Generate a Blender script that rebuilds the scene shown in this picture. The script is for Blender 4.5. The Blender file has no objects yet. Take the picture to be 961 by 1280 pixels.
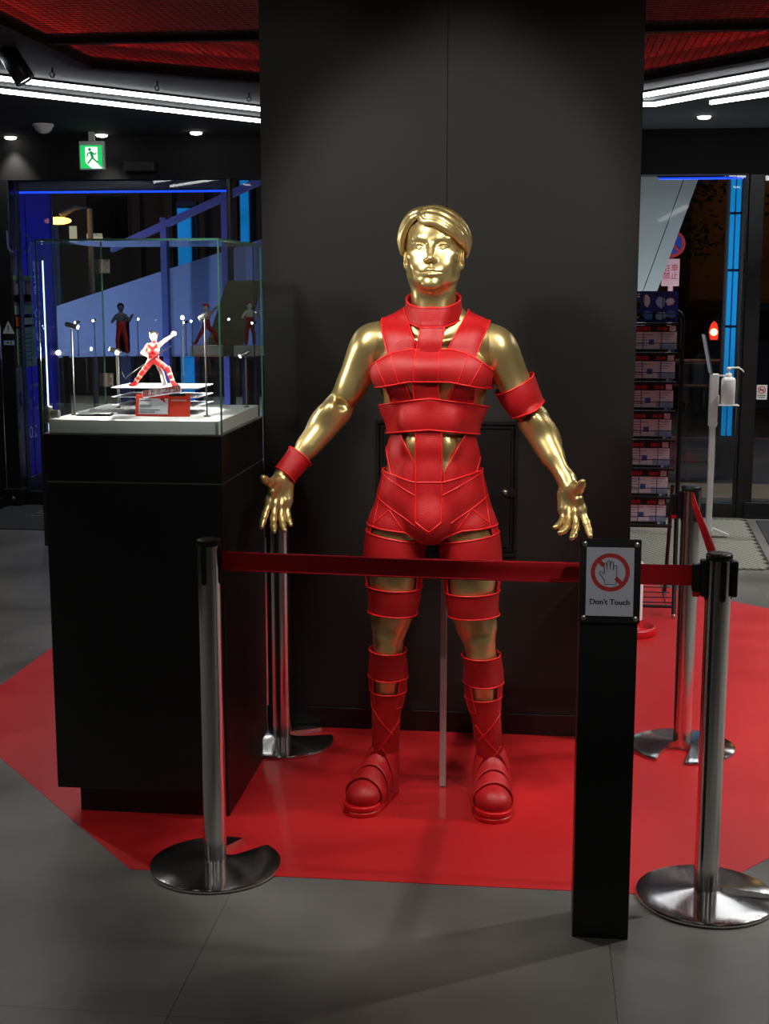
import bpy, bmesh, math, random
import numpy as np
from mathutils import Vector, Matrix, Euler

# ------------------------------------------------------------------ camera
F_PX = 1700.0; PITCH = math.radians(9.42); YAW = math.radians(6.5); CAM_H = 1.59
SC = bpy.context.scene
COL = SC.collection
cam_data = bpy.data.cameras.new('camera')
cam_data.sensor_fit = 'VERTICAL'; cam_data.sensor_height = 24.0
cam_data.lens = 24.0 * F_PX / 1280.0
cam_data.clip_start = 0.05; cam_data.clip_end = 200
cam = bpy.data.objects.new('camera', cam_data); COL.objects.link(cam)
cam.location = (0, 0, CAM_H)
cam.rotation_euler = (math.radians(90) - PITCH, 0, YAW)
SC.camera = cam

# ------------------------------------------------------------------ world (city night) and exposure
W = bpy.data.worlds.new('night'); SC.world = W; W.use_nodes = True
W.node_tree.nodes['Background'].inputs[0].default_value = (0.10, 0.12, 0.20, 1)
W.node_tree.nodes['Background'].inputs[1].default_value = 0.03
VS = SC.view_settings
VS.view_transform = 'Standard'; VS.look = 'None'; VS.exposure = 0.0; VS.gamma = 1.0
VS.use_curve_mapping = False
SC.cycles.max_bounces = 10; SC.cycles.transparent_max_bounces = 24
SC.cycles.diffuse_bounces = 4; SC.cycles.glossy_bounces = 5
SC.cycles.sample_clamp_indirect = 4.0
SC.cycles.use_denoising = True

# lamp strengths, used by the lamp builders below
SPOT_W = 105.0        # ceiling spotlights on the mannequin
LED_STR = 16.0        # white LED lines in the ceiling
DOWN_W = 62.0         # small recessed downlights
CASE_W = 11.0          # miniature spotlights in the vitrines
RED_STR = 120.0         # red LED strips above the ceiling mesh

# ------------------------------------------------------------------ measured layout helper: photograph pixel + depth -> metres
def _ray(px, py):
    x = (px - 480.5) / F_PX; u = -(py - 640) / F_PX
    cp, sp = math.cos(PITCH), math.sin(PITCH)
    y = cp + u * sp; z = -sp + u * cp
    c, s = math.cos(YAW), math.sin(YAW)
    return (x * c - y * s, x * s + y * c, z)
def aty(px, py, y):
    d = _ray(px, py); t = y / d[1]
    return Vector((d[0] * t, y, CAM_H + d[2] * t))
def atz(px, py, z=0.0):
    d = _ray(px, py); t = (z - CAM_H) / d[2]
    return Vector((d[0] * t, d[1] * t, z))
def atx(px, py, x):
    d = _ray(px, py); t = x / d[0]
    return Vector((x, d[1] * t, CAM_H + d[2] * t))

# ------------------------------------------------------------------ materials
def C(r, g, b):
    f = lambda v: v / 255 / 12.92 if v / 255 <= 0.04045 else ((v / 255 + 0.055) / 1.055) ** 2.4
    return (f(r), f(g), f(b), 1.0)
def mat(name, col, rough=0.5, metal=0.0, spec=0.5, vary=0.0, vscale=8.0, bump=0.0, bscale=200.0, rvar=0.0, coat=0.0, stretch=None, emit=None, estr=1.0, world=False):
    m = bpy.data.materials.new(name); m.use_nodes = True
    nt = m.node_tree; b = nt.nodes['Principled BSDF']
    b.inputs['Base Color'].default_value = col
    b.inputs['Roughness'].default_value = rough
    b.inputs['Metallic'].default_value = metal
    b.inputs['Specular IOR Level'].default_value = spec
    b.inputs['Coat Weight'].default_value = coat
    b.inputs['Coat Roughness'].default_value = 0.15
    if emit is not None:
        b.inputs['Emission Color'].default_value = emit
        b.inputs['Emission Strength'].default_value = estr
    if vary or bump or rvar:
        tc = nt.nodes.new('ShaderNodeTexCoord'); mp = nt.nodes.new('ShaderNodeMapping')
        if world: tc = nt.nodes.new('ShaderNodeNewGeometry')
        nt.links.new(tc.outputs['Position' if world else 'Object'], mp.inputs[0])
        if stretch: mp.inputs['Scale'].default_value = stretch
    if vary or rvar:
        n = nt.nodes.new('ShaderNodeTexNoise'); n.inputs['Scale'].default_value = vscale
        n.inputs['Detail'].default_value = 5
        nt.links.new(mp.outputs[0], n.inputs['Vector'])
    if vary:
        r = nt.nodes.new('ShaderNodeMapRange'); r.inputs[1].default_value = 0.3; r.inputs[2].default_value = 0.7
        r.inputs[3].default_value = 1 - vary; r.inputs[4].default_value = 1 + vary
        nt.links.new(n.outputs[0], r.inputs[0])
        x = nt.nodes.new('ShaderNodeMix'); x.data_type = 'RGBA'; x.blend_type = 'MULTIPLY'
        x.inputs[0].default_value = 1.0; x.inputs[6].default_value = col
        nt.links.new(r.outputs[0], x.inputs[7]); nt.links.new(x.outputs[2], b.inputs['Base Color'])
    if rvar:
        r2 = nt.nodes.new('ShaderNodeMapRange'); r2.inputs[1].default_value = 0.3; r2.inputs[2].default_value = 0.7
        r2.inputs[3].default_value = max(0.02, rough - rvar); r2.inputs[4].default_value = rough + rvar
        nt.links.new(n.outputs[0], r2.inputs[0]); nt.links.new(r2.outputs[0], b.inputs['Roughness'])
    if bump:
        n2 = nt.nodes.new('ShaderNodeTexNoise'); n2.inputs['Scale'].default_value = bscale; n2.inputs['Detail'].default_value = 3
        nt.links.new(mp.outputs[0], n2.inputs['Vector'])
        bp = nt.nodes.new('ShaderNodeBump'); bp.inputs['Strength'].default_value = bump; bp.inputs['Distance'].default_value = 0.002
        nt.links.new(n2.outputs[0], bp.inputs['Height']); nt.links.new(bp.outputs[0], b.inputs['Normal'])
    return m
def emat(name, col, strength):
    m = bpy.data.materials.new(name); m.use_nodes = True
    b = m.node_tree.nodes['Principled BSDF']
    b.inputs['Base Color'].default_value = col
    b.inputs['Emission Color'].default_value = col; b.inputs['Emission Strength'].default_value = strength
    return m
def glassmat(name, tint=(1, 1, 1, 1), ior=1.45, edge=None):
    m = bpy.data.materials.new(name); m.use_nodes = True
    nt = m.node_tree; nt.nodes.clear()
    o = nt.nodes.new('ShaderNodeOutputMaterial'); t = nt.nodes.new('ShaderNodeBsdfTransparent')
    g = nt.nodes.new('ShaderNodeBsdfGlossy'); f = nt.nodes.new('ShaderNodeFresnel'); x = nt.nodes.new('ShaderNodeMixShader')
    t.inputs[0].default_value = tint; g.inputs['Roughness'].default_value = 0.02
    g.inputs['Color'].default_value = (1, 1, 1, 1)
    f.inputs['IOR'].default_value = ior
    gm = nt.nodes.new('ShaderNodeNewGeometry'); mu = nt.nodes.new('ShaderNodeMath'); mu.operation = 'SUBTRACT'; mu.use_clamp = True
    nt.links.new(f.outputs[0], mu.inputs[0]); nt.links.new(gm.outputs['Backfacing'], mu.inputs[1])   # reflect at the outer faces only
    nt.links.new(mu.outputs[0], x.inputs[0]); nt.links.new(t.outputs[0], x.inputs[1]); nt.links.new(g.outputs[0], x.inputs[2])
    nt.links.new(x.outputs[0], o.inputs[0])
    return m
def brushed(name, col, rough, radial):
    m = bpy.data.materials.new(name); m.use_nodes = True
    nt = m.node_tree; b = nt.nodes['Principled BSDF']
    b.inputs['Base Color'].default_value = col; b.inputs['Metallic'].default_value = 1.0
    b.inputs['Roughness'].default_value = rough
    b.inputs['Anisotropic'].default_value = 0.85; b.inputs['Anisotropic Rotation'].default_value = 0.25
    tg = nt.nodes.new('ShaderNodeTangent'); tg.direction_type = 'RADIAL'; tg.axis = 'Z'
    nt.links.new(tg.outputs[0], b.inputs['Tangent'])
    tc = nt.nodes.new('ShaderNodeTexCoord'); n = nt.nodes.new('ShaderNodeTexNoise'); n.inputs['Scale'].default_value = 14
    n.inputs['Detail'].default_value = 4
    nt.links.new(tc.outputs['Object'], n.inputs['Vector'])
    r = nt.nodes.new('ShaderNodeMapRange'); r.inputs[3].default_value = rough * 0.9; r.inputs[4].default_value = rough * 1.1
    nt.links.new(n.outputs[0], r.inputs[0]); nt.links.new(r.outputs[0], b.inputs['Roughness'])
    return m

MT = {}
MT['black'] = mat('black_laminate', C(15, 15, 16), 0.38, vary=0.15, vscale=3, rvar=0.05)
MT['wall'] = mat('column_black', C(38, 37, 35), 0.55, vary=0.10, vscale=2.0, bump=0.05, bscale=120, spec=0.3)
MT['blackmetal'] = mat('black_metal', C(24, 24, 25), 0.35, spec=0.5, rvar=0.08, vscale=5)
MT['blackplastic'] = mat('black_plastic', C(16, 16, 17), 0.45, rvar=0.06)
MT['silverline'] = mat('edge_metal', C(150, 150, 148), 0.35, 0.9)
MT['steel'] = brushed('spun_steel', (0.74, 0.73, 0.71, 1), 0.17, True)
MT['tube'] = brushed('satin_tube', (0.78, 0.77, 0.75, 1), 0.13, True)
MT['silverrod'] = mat('pale_metal_rod', C(190, 188, 186), 0.4, 0.6)
MT['screw'] = mat('screw_metal', C(190, 185, 175), 0.3, 0.95)
MT['floor'] = mat('grey_floor', C(108, 106, 103), 0.36, vary=0.38, vscale=1.7, rvar=0.08, bump=0.05, bscale=60, world=True)
MT['joint'] = mat('floor_joint', C(80, 78, 75), 0.8)
MT['redfloor'] = mat('red_vinyl', C(196, 32, 36), 0.42, vary=0.05, vscale=3, rvar=0.06, bump=0.03, bscale=150)
MT['ceil'] = mat('ceiling_black', C(10, 11, 13), 0.85, vary=0.1, vscale=1.5)
MT['lintel'] = mat('lintel_strip', C(84, 88, 120), 0.5)
MT['mesh'] = mat('ceiling_mesh', C(38, 36, 36), 0.55)
MT['slab'] = mat('slab_dark', C(24, 23, 23), 0.9, vary=0.2, vscale=2)
MT['fascia'] = mat('fascia_grey', C(120, 112, 112), 0.9)
MT['ledrear'] = emat('led_white_shop', (1.0, 0.96, 0.9, 1), 4.0)
MT['led'] = emat('led_white', (0.93, 0.96, 1.0, 1), LED_STR)
MT['ledbar'] = emat('led_bar_white', (0.85, 0.88, 1.0, 1), 4.0)
MT['redled'] = emat('led_red', (1.0, 0.02, 0.01, 1), RED_STR)
MT['blueled'] = emat('led_blue', (0.01, 0.07, 1.0, 1), 1.6)
MT['down'] = emat('downlight_lens', (1.0, 0.96, 0.9, 1), 10.0)
MT['caselamp'] = emat('mini_lens', (1.0, 0.95, 0.86, 1), 60.0)
MT['glass'] = glassmat('storefront_glass', (0.80, 0.86, 0.90, 1), 1.45)
MT['caseglass'] = glassmat('case_glass', (0.955, 0.985, 0.975, 1), 1.32)
MT['glassedge'] = mat('glass_edge', C(70, 120, 105), 0.2, spec=0.6)
MT['white'] = mat('white_paint', C(225, 225, 222), 0.45, vary=0.03)
MT['deck'] = mat('white_deck', C(222, 226, 226), 0.5)
MT['acrylic'] = glassmat('acrylic', (0.90, 0.91, 0.92, 1), 1.4)
MT['acrylic_top'] = mat('frosted_white', C(235, 235, 235), 0.4)
MT['olive'] = mat('olive_board', C(126, 122, 98), 0.7, vary=0.06, vscale=4)
MT['gold'] = mat('gold_paint', (0.66, 0.51, 0.215, 1), 0.34, 0.84, vary=0.05, vscale=6, bump=0.025, bscale=90, rvar=0.05, coat=0.25)
MT['red'] = mat('red_vinyl_cloth', C(176, 24, 28), 0.40, vary=0.05, vscale=9, bump=0.5, bscale=420, spec=0.45)
MT['piping'] = mat('red_piping', C(226, 30, 30), 0.38, spec=0.5)
MT['redplastic'] = mat('red_plastic', C(205, 20, 26), 0.35)
MT['belt'] = mat('red_webbing', C(186, 12, 26), 0.7, bump=0.4, bscale=600, spec=0.25)
MT['paper'] = mat('white_paper', C(190, 194, 210), 0.55)
MT['ink'] = mat('black_ink', C(22, 22, 26), 0.6)
MT['signred'] = mat('sign_red', C(186, 40, 40), 0.55)
MT['cardred'] = mat('card_red', C(228, 60, 36), 0.5)
MT['skin'] = mat('figure_skin', C(226, 178, 148), 0.55)
MT['hairblack'] = mat('figure_hair', C(30, 24, 22), 0.5)
MT['matridge'] = mat('ridged_mat', C(150, 150, 140), 0.9, bump=0.6, bscale=150)
MT['matdark'] = mat('dark_mat', C(52, 54, 58), 0.95, bump=0.6, bscale=200)
MT['exitgreen'] = emat('exit_green', C(20, 190, 90), 1.1)
MT['exitwhite'] = emat('exit_white', C(240, 255, 245), 1.3)
MT['cyan'] = emat('cyan_tube', C(16, 140, 205), 0.55)
MT['warm'] = emat('street_lamp_orange', (1.0, 0.42, 0.06, 1), 9.0)
MT['taillight'] = emat('tail_light_red', (1.0, 0.04, 0.015, 1), 1.3)
MT['tailhot'] = emat('tail_light_bulb', (1.0, 0.55, 0.15, 1), 9.0)

MT['blueprint'] = mat('print_blue', C(30, 44, 130), 0.5, vary=0.6, vscale=9)
MT['printwhite'] = mat('print_pale', C(222, 224, 236), 0.5, vary=0.08, vscale=60)
MT['printblack'] = mat('print_black', C(20, 18, 22), 0.5)
MT['printblue2'] = mat('print_midblue', C(46, 90, 170), 0.5)
MT['printgrey'] = mat('print_photo_grey', C(96, 104, 118), 0.5, vary=0.6, vscale=40)
MT['printlight'] = mat('print_lightblue', C(150, 176, 214), 0.5, vary=0.4, vscale=20)
MT['orange'] = mat('print_orange', C(230, 140, 40), 0.5)
MT['postergreen'] = mat('print_greenish', C(150, 190, 170), 0.5)
MT['pave'] = mat('night_paving', C(70, 66, 70), 0.6, vary=0.2, vscale=3, world=True)
MT['paverose'] = mat('rose_paving', C(128, 92, 88), 0.6, vary=0.15, vscale=4, world=True)
MT['pavetan'] = mat('tan_paving', C(150, 128, 104), 0.6, vary=0.15, vscale=4, world=True)
MT['pavedark'] = mat('dark_paving', C(58, 54, 66), 0.6, vary=0.15, vscale=4, world=True)
MT['facade'] = mat('facade_dark', C(60, 58, 62), 0.8, vary=0.2, vscale=0.6)
MT['facadewarm'] = mat('facade_brown', C(150, 110, 60), 0.8, vary=0.4, vscale=0.7)
MT['panelwhite'] = mat('white_cladding', C(205, 206, 204), 0.5, vary=0.04, vscale=1.5)
MT['cladblue'] = mat('blue_white_cladding', C(190, 190, 200), 0.5, vary=0.06, vscale=1.5)
MT['steelpaint'] = mat('painted_steel', C(128, 124, 168), 0.5)
MT['leaf'] = mat('leaves', C(62, 74, 34), 0.7)
MT['bark'] = mat('bark', C(58, 46, 34), 0.9)
MT['carpaint'] = mat('car_paint', C(16, 16, 20), 0.25, coat=0.5)
MT['darkglass'] = mat('car_glass', C(10, 10, 14), 0.08)
MT['signblue'] = mat('traffic_blue', C(44, 60, 150), 0.5)
MT['signpink'] = mat('plate_pink', C(226, 170, 180), 0.5)
MT['brownrail'] = mat('brown_rail', C(120, 70, 44), 0.5)
MT['litwindow'] = emat('lit_window', C(214, 206, 170), 0.55)
MT['sticker'] = mat('sticker_white', C(214, 218, 216), 0.5)
MT['stickerblue'] = mat('sticker_blue', C(60, 130, 190), 0.5)
MT['bottle'] = mat('milky_plastic', C(228, 230, 228), 0.35)
MT['mattext'] = mat('mat_print', C(196, 198, 190), 0.8)
MT['rubber'] = mat('black_rubber', C(18, 18, 18), 0.7)
MT['clearpole'] = mat('pole_grey', C(120, 120, 118), 0.35, 0.8)
m = bpy.data.materials.new('blue_window_film'); m.use_nodes = True
nt = m.node_tree; nt.nodes.clear()
o_ = nt.nodes.new('ShaderNodeOutputMaterial'); t_ = nt.nodes.new('ShaderNodeBsdfTransparent'); d_ = nt.nodes.new('ShaderNodeBsdfDiffuse'); tl_ = nt.nodes.new('ShaderNodeBsdfTranslucent')
t_.inputs[0].default_value = (0.45, 0.45, 0.75, 1); d_.inputs[0].default_value = C(74, 72, 168); tl_.inputs[0].default_value = C(74, 72, 168)
a_ = nt.nodes.new('ShaderNodeMixShader'); b_ = nt.nodes.new('ShaderNodeMixShader'); a_.inputs[0].default_value = 0.5; b_.inputs[0].default_value = 0.7
nt.links.new(d_.outputs[0], a_.inputs[1]); nt.links.new(tl_.outputs[0], a_.inputs[2])
nt.links.new(t_.outputs[0], b_.inputs[1]); nt.links.new(a_.outputs[0], b_.inputs[2]); nt.links.new(b_.outputs[0], o_.inputs[0])
MT['film'] = m
def tmat(name, col):
    """thin translucent print, lit from either side"""
    m = bpy.data.materials.new(name); m.use_nodes = True
    nt = m.node_tree; nt.nodes.clear()
    o = nt.nodes.new('ShaderNodeOutputMaterial'); d = nt.nodes.new('ShaderNodeBsdfDiffuse'); t = nt.nodes.new('ShaderNodeBsdfTranslucent'); x = nt.nodes.new('ShaderNodeMixShader')
    d.inputs[0].default_value = col; t.inputs[0].default_value = col; x.inputs[0].default_value = 0.5
    nt.links.new(d.outputs[0], x.inputs[1]); nt.links.new(t.outputs[0], x.inputs[2]); nt.links.new(x.outputs[0], o.inputs[0])
    return m
for nm_, c_ in (('lilac', (150, 156, 220)), ('t_white', (225, 228, 235)), ('t_grey', (120, 128, 140)), ('t_light', (170, 190, 220)), ('t_green', (165, 205, 180)), ('t_black', (30, 28, 40)), ('t_pink', (226, 170, 180)), ('t_orange', (230, 140, 40))):
    MT[nm_] = tmat('window_print_' + nm_, C(*c_))

# ------------------------------------------------------------------ mesh helpers
class MB:
    """collects verts and faces; build() links them as one mesh object"""
    def __init__(s): s.v = []; s.f = []; s.mi = []; s.sm = []
    def add(s, vs, fs, mi=0, smooth=False):
        o = len(s.v); s.v += [tuple(v) for v in vs]
        for f in fs: s.f.append(tuple(o + i for i in f)); s.mi.append(mi); s.sm.append(smooth)
        return s
    def bm(s, b, mi=0, smooth=False, M=None):
        b.verts.index_update()
        s.add([(M @ v.co if M else v.co) for v in b.verts], [[v.index for v in f.verts] for f in b.faces], mi, smooth); b.free(); return s
    def box(s, lo, hi, bev=0.0, mi=0, M=None, seg=1):
        b = bmesh.new(); bmesh.ops.create_cube(b, size=1.0)
        c = [(l + h) / 2 for l, h in zip(lo, hi)]; d = [h - l for l, h in zip(lo, hi)]
        for v in b.verts: v.co = Vector((c[0] + v.co.x * d[0], c[1] + v.co.y * d[1], c[2] + v.co.z * d[2]))
        if bev: bmesh.ops.bevel(b, geom=list(b.edges), offset=bev, segments=seg, affect='EDGES', profile=0.5)
        return s.bm(b, mi, False, M)
    def rings(s, rings, mi=0, smooth=True, cap=True, closed=False):
        n = len(rings[0]); vs = [p for r in rings for p in r]; fs = []
        m = len(rings)
        for i in range(m if closed else m - 1):
            a, b = i * n, ((i + 1) % m) * n
            for j in range(n): k = (j + 1) % n; fs.append((a + j, a + k, b + k, b + j))
        s.add(vs, fs, mi, smooth)
        if cap and not closed:
            s.add(rings[0], [tuple(reversed(range(n)))], mi); s.add(rings[-1], [tuple(range(n))], mi)
        return s
    def lathe(s, prof, c=(0, 0, 0), n=24, mi=0, cap=True, M=None, smooth=True):
        R = []
        for r, z in prof:
            ring = [Vector((c[0] + r * math.cos(2 * math.pi * k / n), c[1] + r * math.sin(2 * math.pi * k / n), c[2] + z)) for k in range(n)]
            R.append([M @ p for p in ring] if M else ring)
        return s.rings(R, mi, smooth, cap)
    def tube(s, pts, r, n=8, mi=0, closed=False, smooth=True):
        pts = [Vector(p) for p in pts]; R = []; up = None
        m = len(pts); rs = r if isinstance(r, (list, tuple)) else [r] * m
        for i, p in enumerate(pts):
            a = pts[(i - 1) % m] if (closed or i > 0) else p; b = pts[(i + 1) % m] if (closed or i < m - 1) else p
            t = (b - a).normalized()
            if up is None:
                up = Vector((0, 0, 1)) if abs(t.z) < 0.9 else Vector((1, 0, 0))
            u = (up - t * up.dot(t)).normalized(); w = t.cross(u); up = u
            R.append([p + (u * math.cos(2 * math.pi * k / n) + w * math.sin(2 * math.pi * k / n)) * rs[i] for k in range(n)])
        return s.rings(R, mi, smooth, True, closed)
    def prism(s, poly, h0, h1, axis='z', mi=0, M=None):
        """extrude a 2D polygon: axis z -> (x,y), axis y -> (x,z), axis x -> (y,z)"""
        def P(p, h):
            q = Vector((p[0], p[1], h)) if axis == 'z' else (Vector((p[0], h, p[1])) if axis == 'y' else Vector((h, p[0], p[1])))
            return M @ q if M else q
        n = len(poly); b = bmesh.new()
        A = [b.verts.new(P(p, h0)) for p in poly]; B = [b.verts.new(P(p, h1)) for p in poly]
        b.faces.new(A); b.faces.new(list(reversed(B)))
        for i in range(n): b.faces.new((A[i], B[i], B[(i + 1) % n], A[(i + 1) % n]))
        bmesh.ops.recalc_face_normals(b, faces=list(b.faces))
        bmesh.ops.triangulate(b, faces=[f for f in b.faces if len(f.verts) > 4])
        return s.bm(b, mi)
    def build(s, name, mats, parent=None, loc=None):
        me = bpy.data.meshes.new(name)
        me.from_pydata(s.v, [], s.f)
        mats = mats if isinstance(mats, (list, tuple)) else [mats]
        for m in mats: me.materials.append(MT[m] if isinstance(m, str) else m)
        me.polygons.foreach_set('material_index', s.mi); me.polygons.foreach_set('use_smooth', s.sm)
        b = bmesh.new(); b.from_mesh(me)
        bmesh.ops.recalc_face_normals(b, faces=list(b.faces)); b.to_mesh(me); b.free()
        o = bpy.data.objects.new(name, me); COL.objects.link(o)
        if parent is not None: o.parent = parent
        if loc is not None: o.location = loc
        return o
def tag(o, label=None, cat=None, group=None, kind=None):
    if label: o['label'] = label
    if cat: o['category'] = cat
    if group: o['group'] = group
    if kind: o['kind'] = kind
    return o
def thing(name, label, cat, loc=(0, 0, 0), rz=0.0, group=None):
    o = bpy.data.objects.new(name, None); COL.objects.link(o)
    o.empty_display_size = 0.05; o.location = loc; o.rotation_euler = (0, 0, rz)
    return tag(o, label, cat, group)
def struct(name, parent=None, loc=(0, 0, 0)):
    o = bpy.data.objects.new(name, None); COL.objects.link(o); o.location = loc
    if parent: o.parent = parent
    else: o['kind'] = 'structure'
    return o
def copy_tree(o, parent=None):
    c = o.copy(); COL.objects.link(c)
    if parent is not None: c.parent = parent
    for ch in list(o.children): copy_tree(ch, c)
    return c
FONT = None
def text(name, body, size, material, M, parent=None, depth=0.0006, bold=0.0, sx=1.0, align='CENTER', spacing=1.0):
    """flat lettering turned into a thin mesh; M places its xy plane"""
    cu = bpy.data.curves.new(name, 'FONT'); cu.body = body; cu.size = size; cu.extrude = depth
    cu.align_x = align; cu.align_y = 'CENTER'; cu.resolution_u = 3; cu.space_character = spacing
    t = bpy.data.objects.new(name, cu); COL.objects.link(t)
    dg = bpy.context.evaluated_depsgraph_get(); dg.update()
    me = bpy.data.meshes.new_from_object(t.evaluated_get(dg)); me.name = name
    COL.objects.unlink(t); bpy.data.objects.remove(t); bpy.data.curves.remove(cu)
    if bold:      # heavier strokes: the glyphs laid four times, slightly shifted
        b = bmesh.new()
        for dx, dy in ((-bold, 0), (bold, 0), (0, bold * 0.6), (0, -bold * 0.6)):
            q = me.copy(); q.transform(Matrix.Translation((dx, dy, 0))); b.from_mesh(q); bpy.data.meshes.remove(q)
        b.to_mesh(me); b.free()
    me.transform(M @ Matrix.Diagonal((sx, 1, 1, 1)))
    if sx < 0: me.flip_normals()
    me.materials.clear(); me.materials.append(MT[material] if isinstance(material, str) else material)
    o = bpy.data.objects.new(name, me); COL.objects.link(o)
    if parent is not None: o.parent = parent
    return o
def facing(loc, rz=0.0, tilt=0.0):
    """matrix: text plane that looks toward -y, upright"""
    return Matrix.Translation(loc) @ Matrix.Rotation(rz, 4, 'Z') @ Matrix.Rotation(math.radians(90) + tilt, 4, 'X')
def lamp(name, kind, loc, power, parent=None, target=None, size=0.05, angle=60, blend=0.4, col=(1, 1, 1)):
    l = bpy.data.lights.new(name, kind); l.energy = power; l.color = col
    if kind == 'SPOT': l.spot_size = math.radians(angle); l.spot_blend = blend; l.shadow_soft_size = size
    elif kind == 'AREA': l.size = size
    else: l.shadow_soft_size = size
    o = bpy.data.objects.new(name, l); COL.objects.link(o); o.location = loc
    if target is not None:
        o.rotation_euler = (Vector(target) - Vector(loc)).to_track_quat('-Z', 'Y').to_euler()
    if parent is not None: o.parent = parent
    return o
# ================================================================== THE SETTING
OCT_C = 2.62          # soffit height
# floor of large grey tiles
floor = struct('floor')
m = MB(); m.box((-4.73, -3.2, -0.06), (5.12, 9.605, -0.008)); m.build('subfloor', 'joint', floor)
m = MB(); m.box((0.0004, 0.0004, -0.008), (0.9846, 0.9846, 0.0), 0.0006)
tile = None
for i in range(10):
    for j in range(13):
        x, y = -4.73 + 0.985 * i, -3.2 + 0.985 * j
        if tile is None: tile = m.build('tile', 'floor', floor, (x, y, 0))
        else:
            t = tile.copy(); COL.objects.link(t); t.parent = floor; t.location = (x, y, 0)
# red vinyl octagon on the floor
m = MB(); m.prism([(-1.10, 3.445), (0.43, 3.445), (1.47, 4.66), (1.47, 6.5), (0.50, 7.42), (-1.10, 7.42), (-2.14, 6.5), (-2.14, 4.66)], 0.0, 0.0016)
tag(m.build('red_floor_sheet', 'redfloor'), 'red octagonal vinyl sheet on the grey floor around the black column', 'floor sheet')

# black column in the middle (front face, access hatch, skirting)
colm = struct('wall_center')
X0, X1, YF, YB, ZT = -0.965, 0.322, 4.72, 6.05, 3.3
m = MB(); m.box((X0 + 0.012, YF + 0.012, 0), (X1 - 0.012, YB, ZT)); m.build('core', 'black', colm)
m = MB(); m.box((X0, YF, 0.078), (-0.3254, YF + 0.012, ZT), 0.001); m.build('panel', 'wall', colm)
m = MB(); m.box((-0.3246, YF, 0.078), (X1, YF + 0.012, ZT), 0.001); m.build('panel', 'wall', colm)
for xa, xb in ((X0, X0 + 0.012), (X1 - 0.012, X1)):
    m = MB(); m.box((xa, YF + 0.0125, 0.078), (xb, YB, ZT)); m.build('panel', 'wall', colm)
m = MB(); m.box((X0 - 0.004, YF - 0.006, 0), (X1 + 0.004, YB, 0.078), 0.0015); m.build('baseboard', 'black', colm)
HX0, HX1, HZ0, HZ1 = -0.568, -0.070, 0.652, 1.128
fr = MB()
for a, b, d, w in ((HX0, HZ0, 0.012, 0.012), (HX0 + 0.016, HZ0 + 0.016, 0.008, 0.010)):
    x1, z1 = HX1 - (a - HX0), HZ1 - (b - HZ0)
    fr.box((a, YF - d, z1 - w), (x1, YF, z1), 0.0015); fr.box((a, YF - d, b), (x1, YF, b + w), 0.0015)
    fr.box((a, YF - d, b + w), (a + w, YF, z1 - w), 0.0015); fr.box((x1 - w, YF - d, b + w), (x1, YF, z1 - w), 0.0015)
hf = fr.build('hatch_frame', 'blackmetal', colm)
m = MB(); m.box((HX0 + 0.032, YF - 0.010, HZ0 + 0.032), (HX1 - 0.032, YF - 0.001, HZ1 - 0.032), 0.002); hd = m.build('hatch_door', 'blackmetal', colm)
m = MB(); m.prism([(-0.118 + 0.022 * math.cos(a), 0.882 + 0.016 * math.sin(a)) for a in [math.pi / 2 + math.pi * k / 8 for k in range(9)]] + [(-0.080, 0.866), (-0.080, 0.898)], YF - 0.013, YF - 0.010, 'y')
m.build('lock_tab', 'blackplastic', hd)
m = MB(); m.lathe([(0.0001, 0.010), (0.006, 0.010), (0.0085, 0.007), (0.0105, 0.003), (0.0105, 0)], n=20, M=Matrix.Translation((-0.114, YF - 0.013, 0.882)) @ Matrix.Rotation(math.radians(90), 4, 'X'))
m.box((-0.1155, YF - 0.0238, 0.877), (-0.1125, YF - 0.0225, 0.887)); m.build('lock', 'screw', hd)['label'] = 'bright metal cam lock'

# side and rear walls of the dark shop
m = MB(); m.box((-3.99, -3.2, 0), (-3.87, 9.5, 3.3)); wl = m.build('wall_left', 'black'); wl['kind'] = 'structure'
m = MB(); m.box((-3.87, -3.2, 0), (-3.855, 9.5, 0.075), 0.002); tag(m.build('baseboard_left', 'blackplastic'), kind='structure')
m = MB(); m.box((5.0, -3.2, 0), (5.12, 9.6, 3.3)); tag(m.build('wall_right', 'wall'), kind='structure')
m = MB(); m.box((-3.99, -3.32, 0), (5.12, -3.2, 3.3)); tag(m.build('wall_rear', 'wall'), kind='structure')

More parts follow.
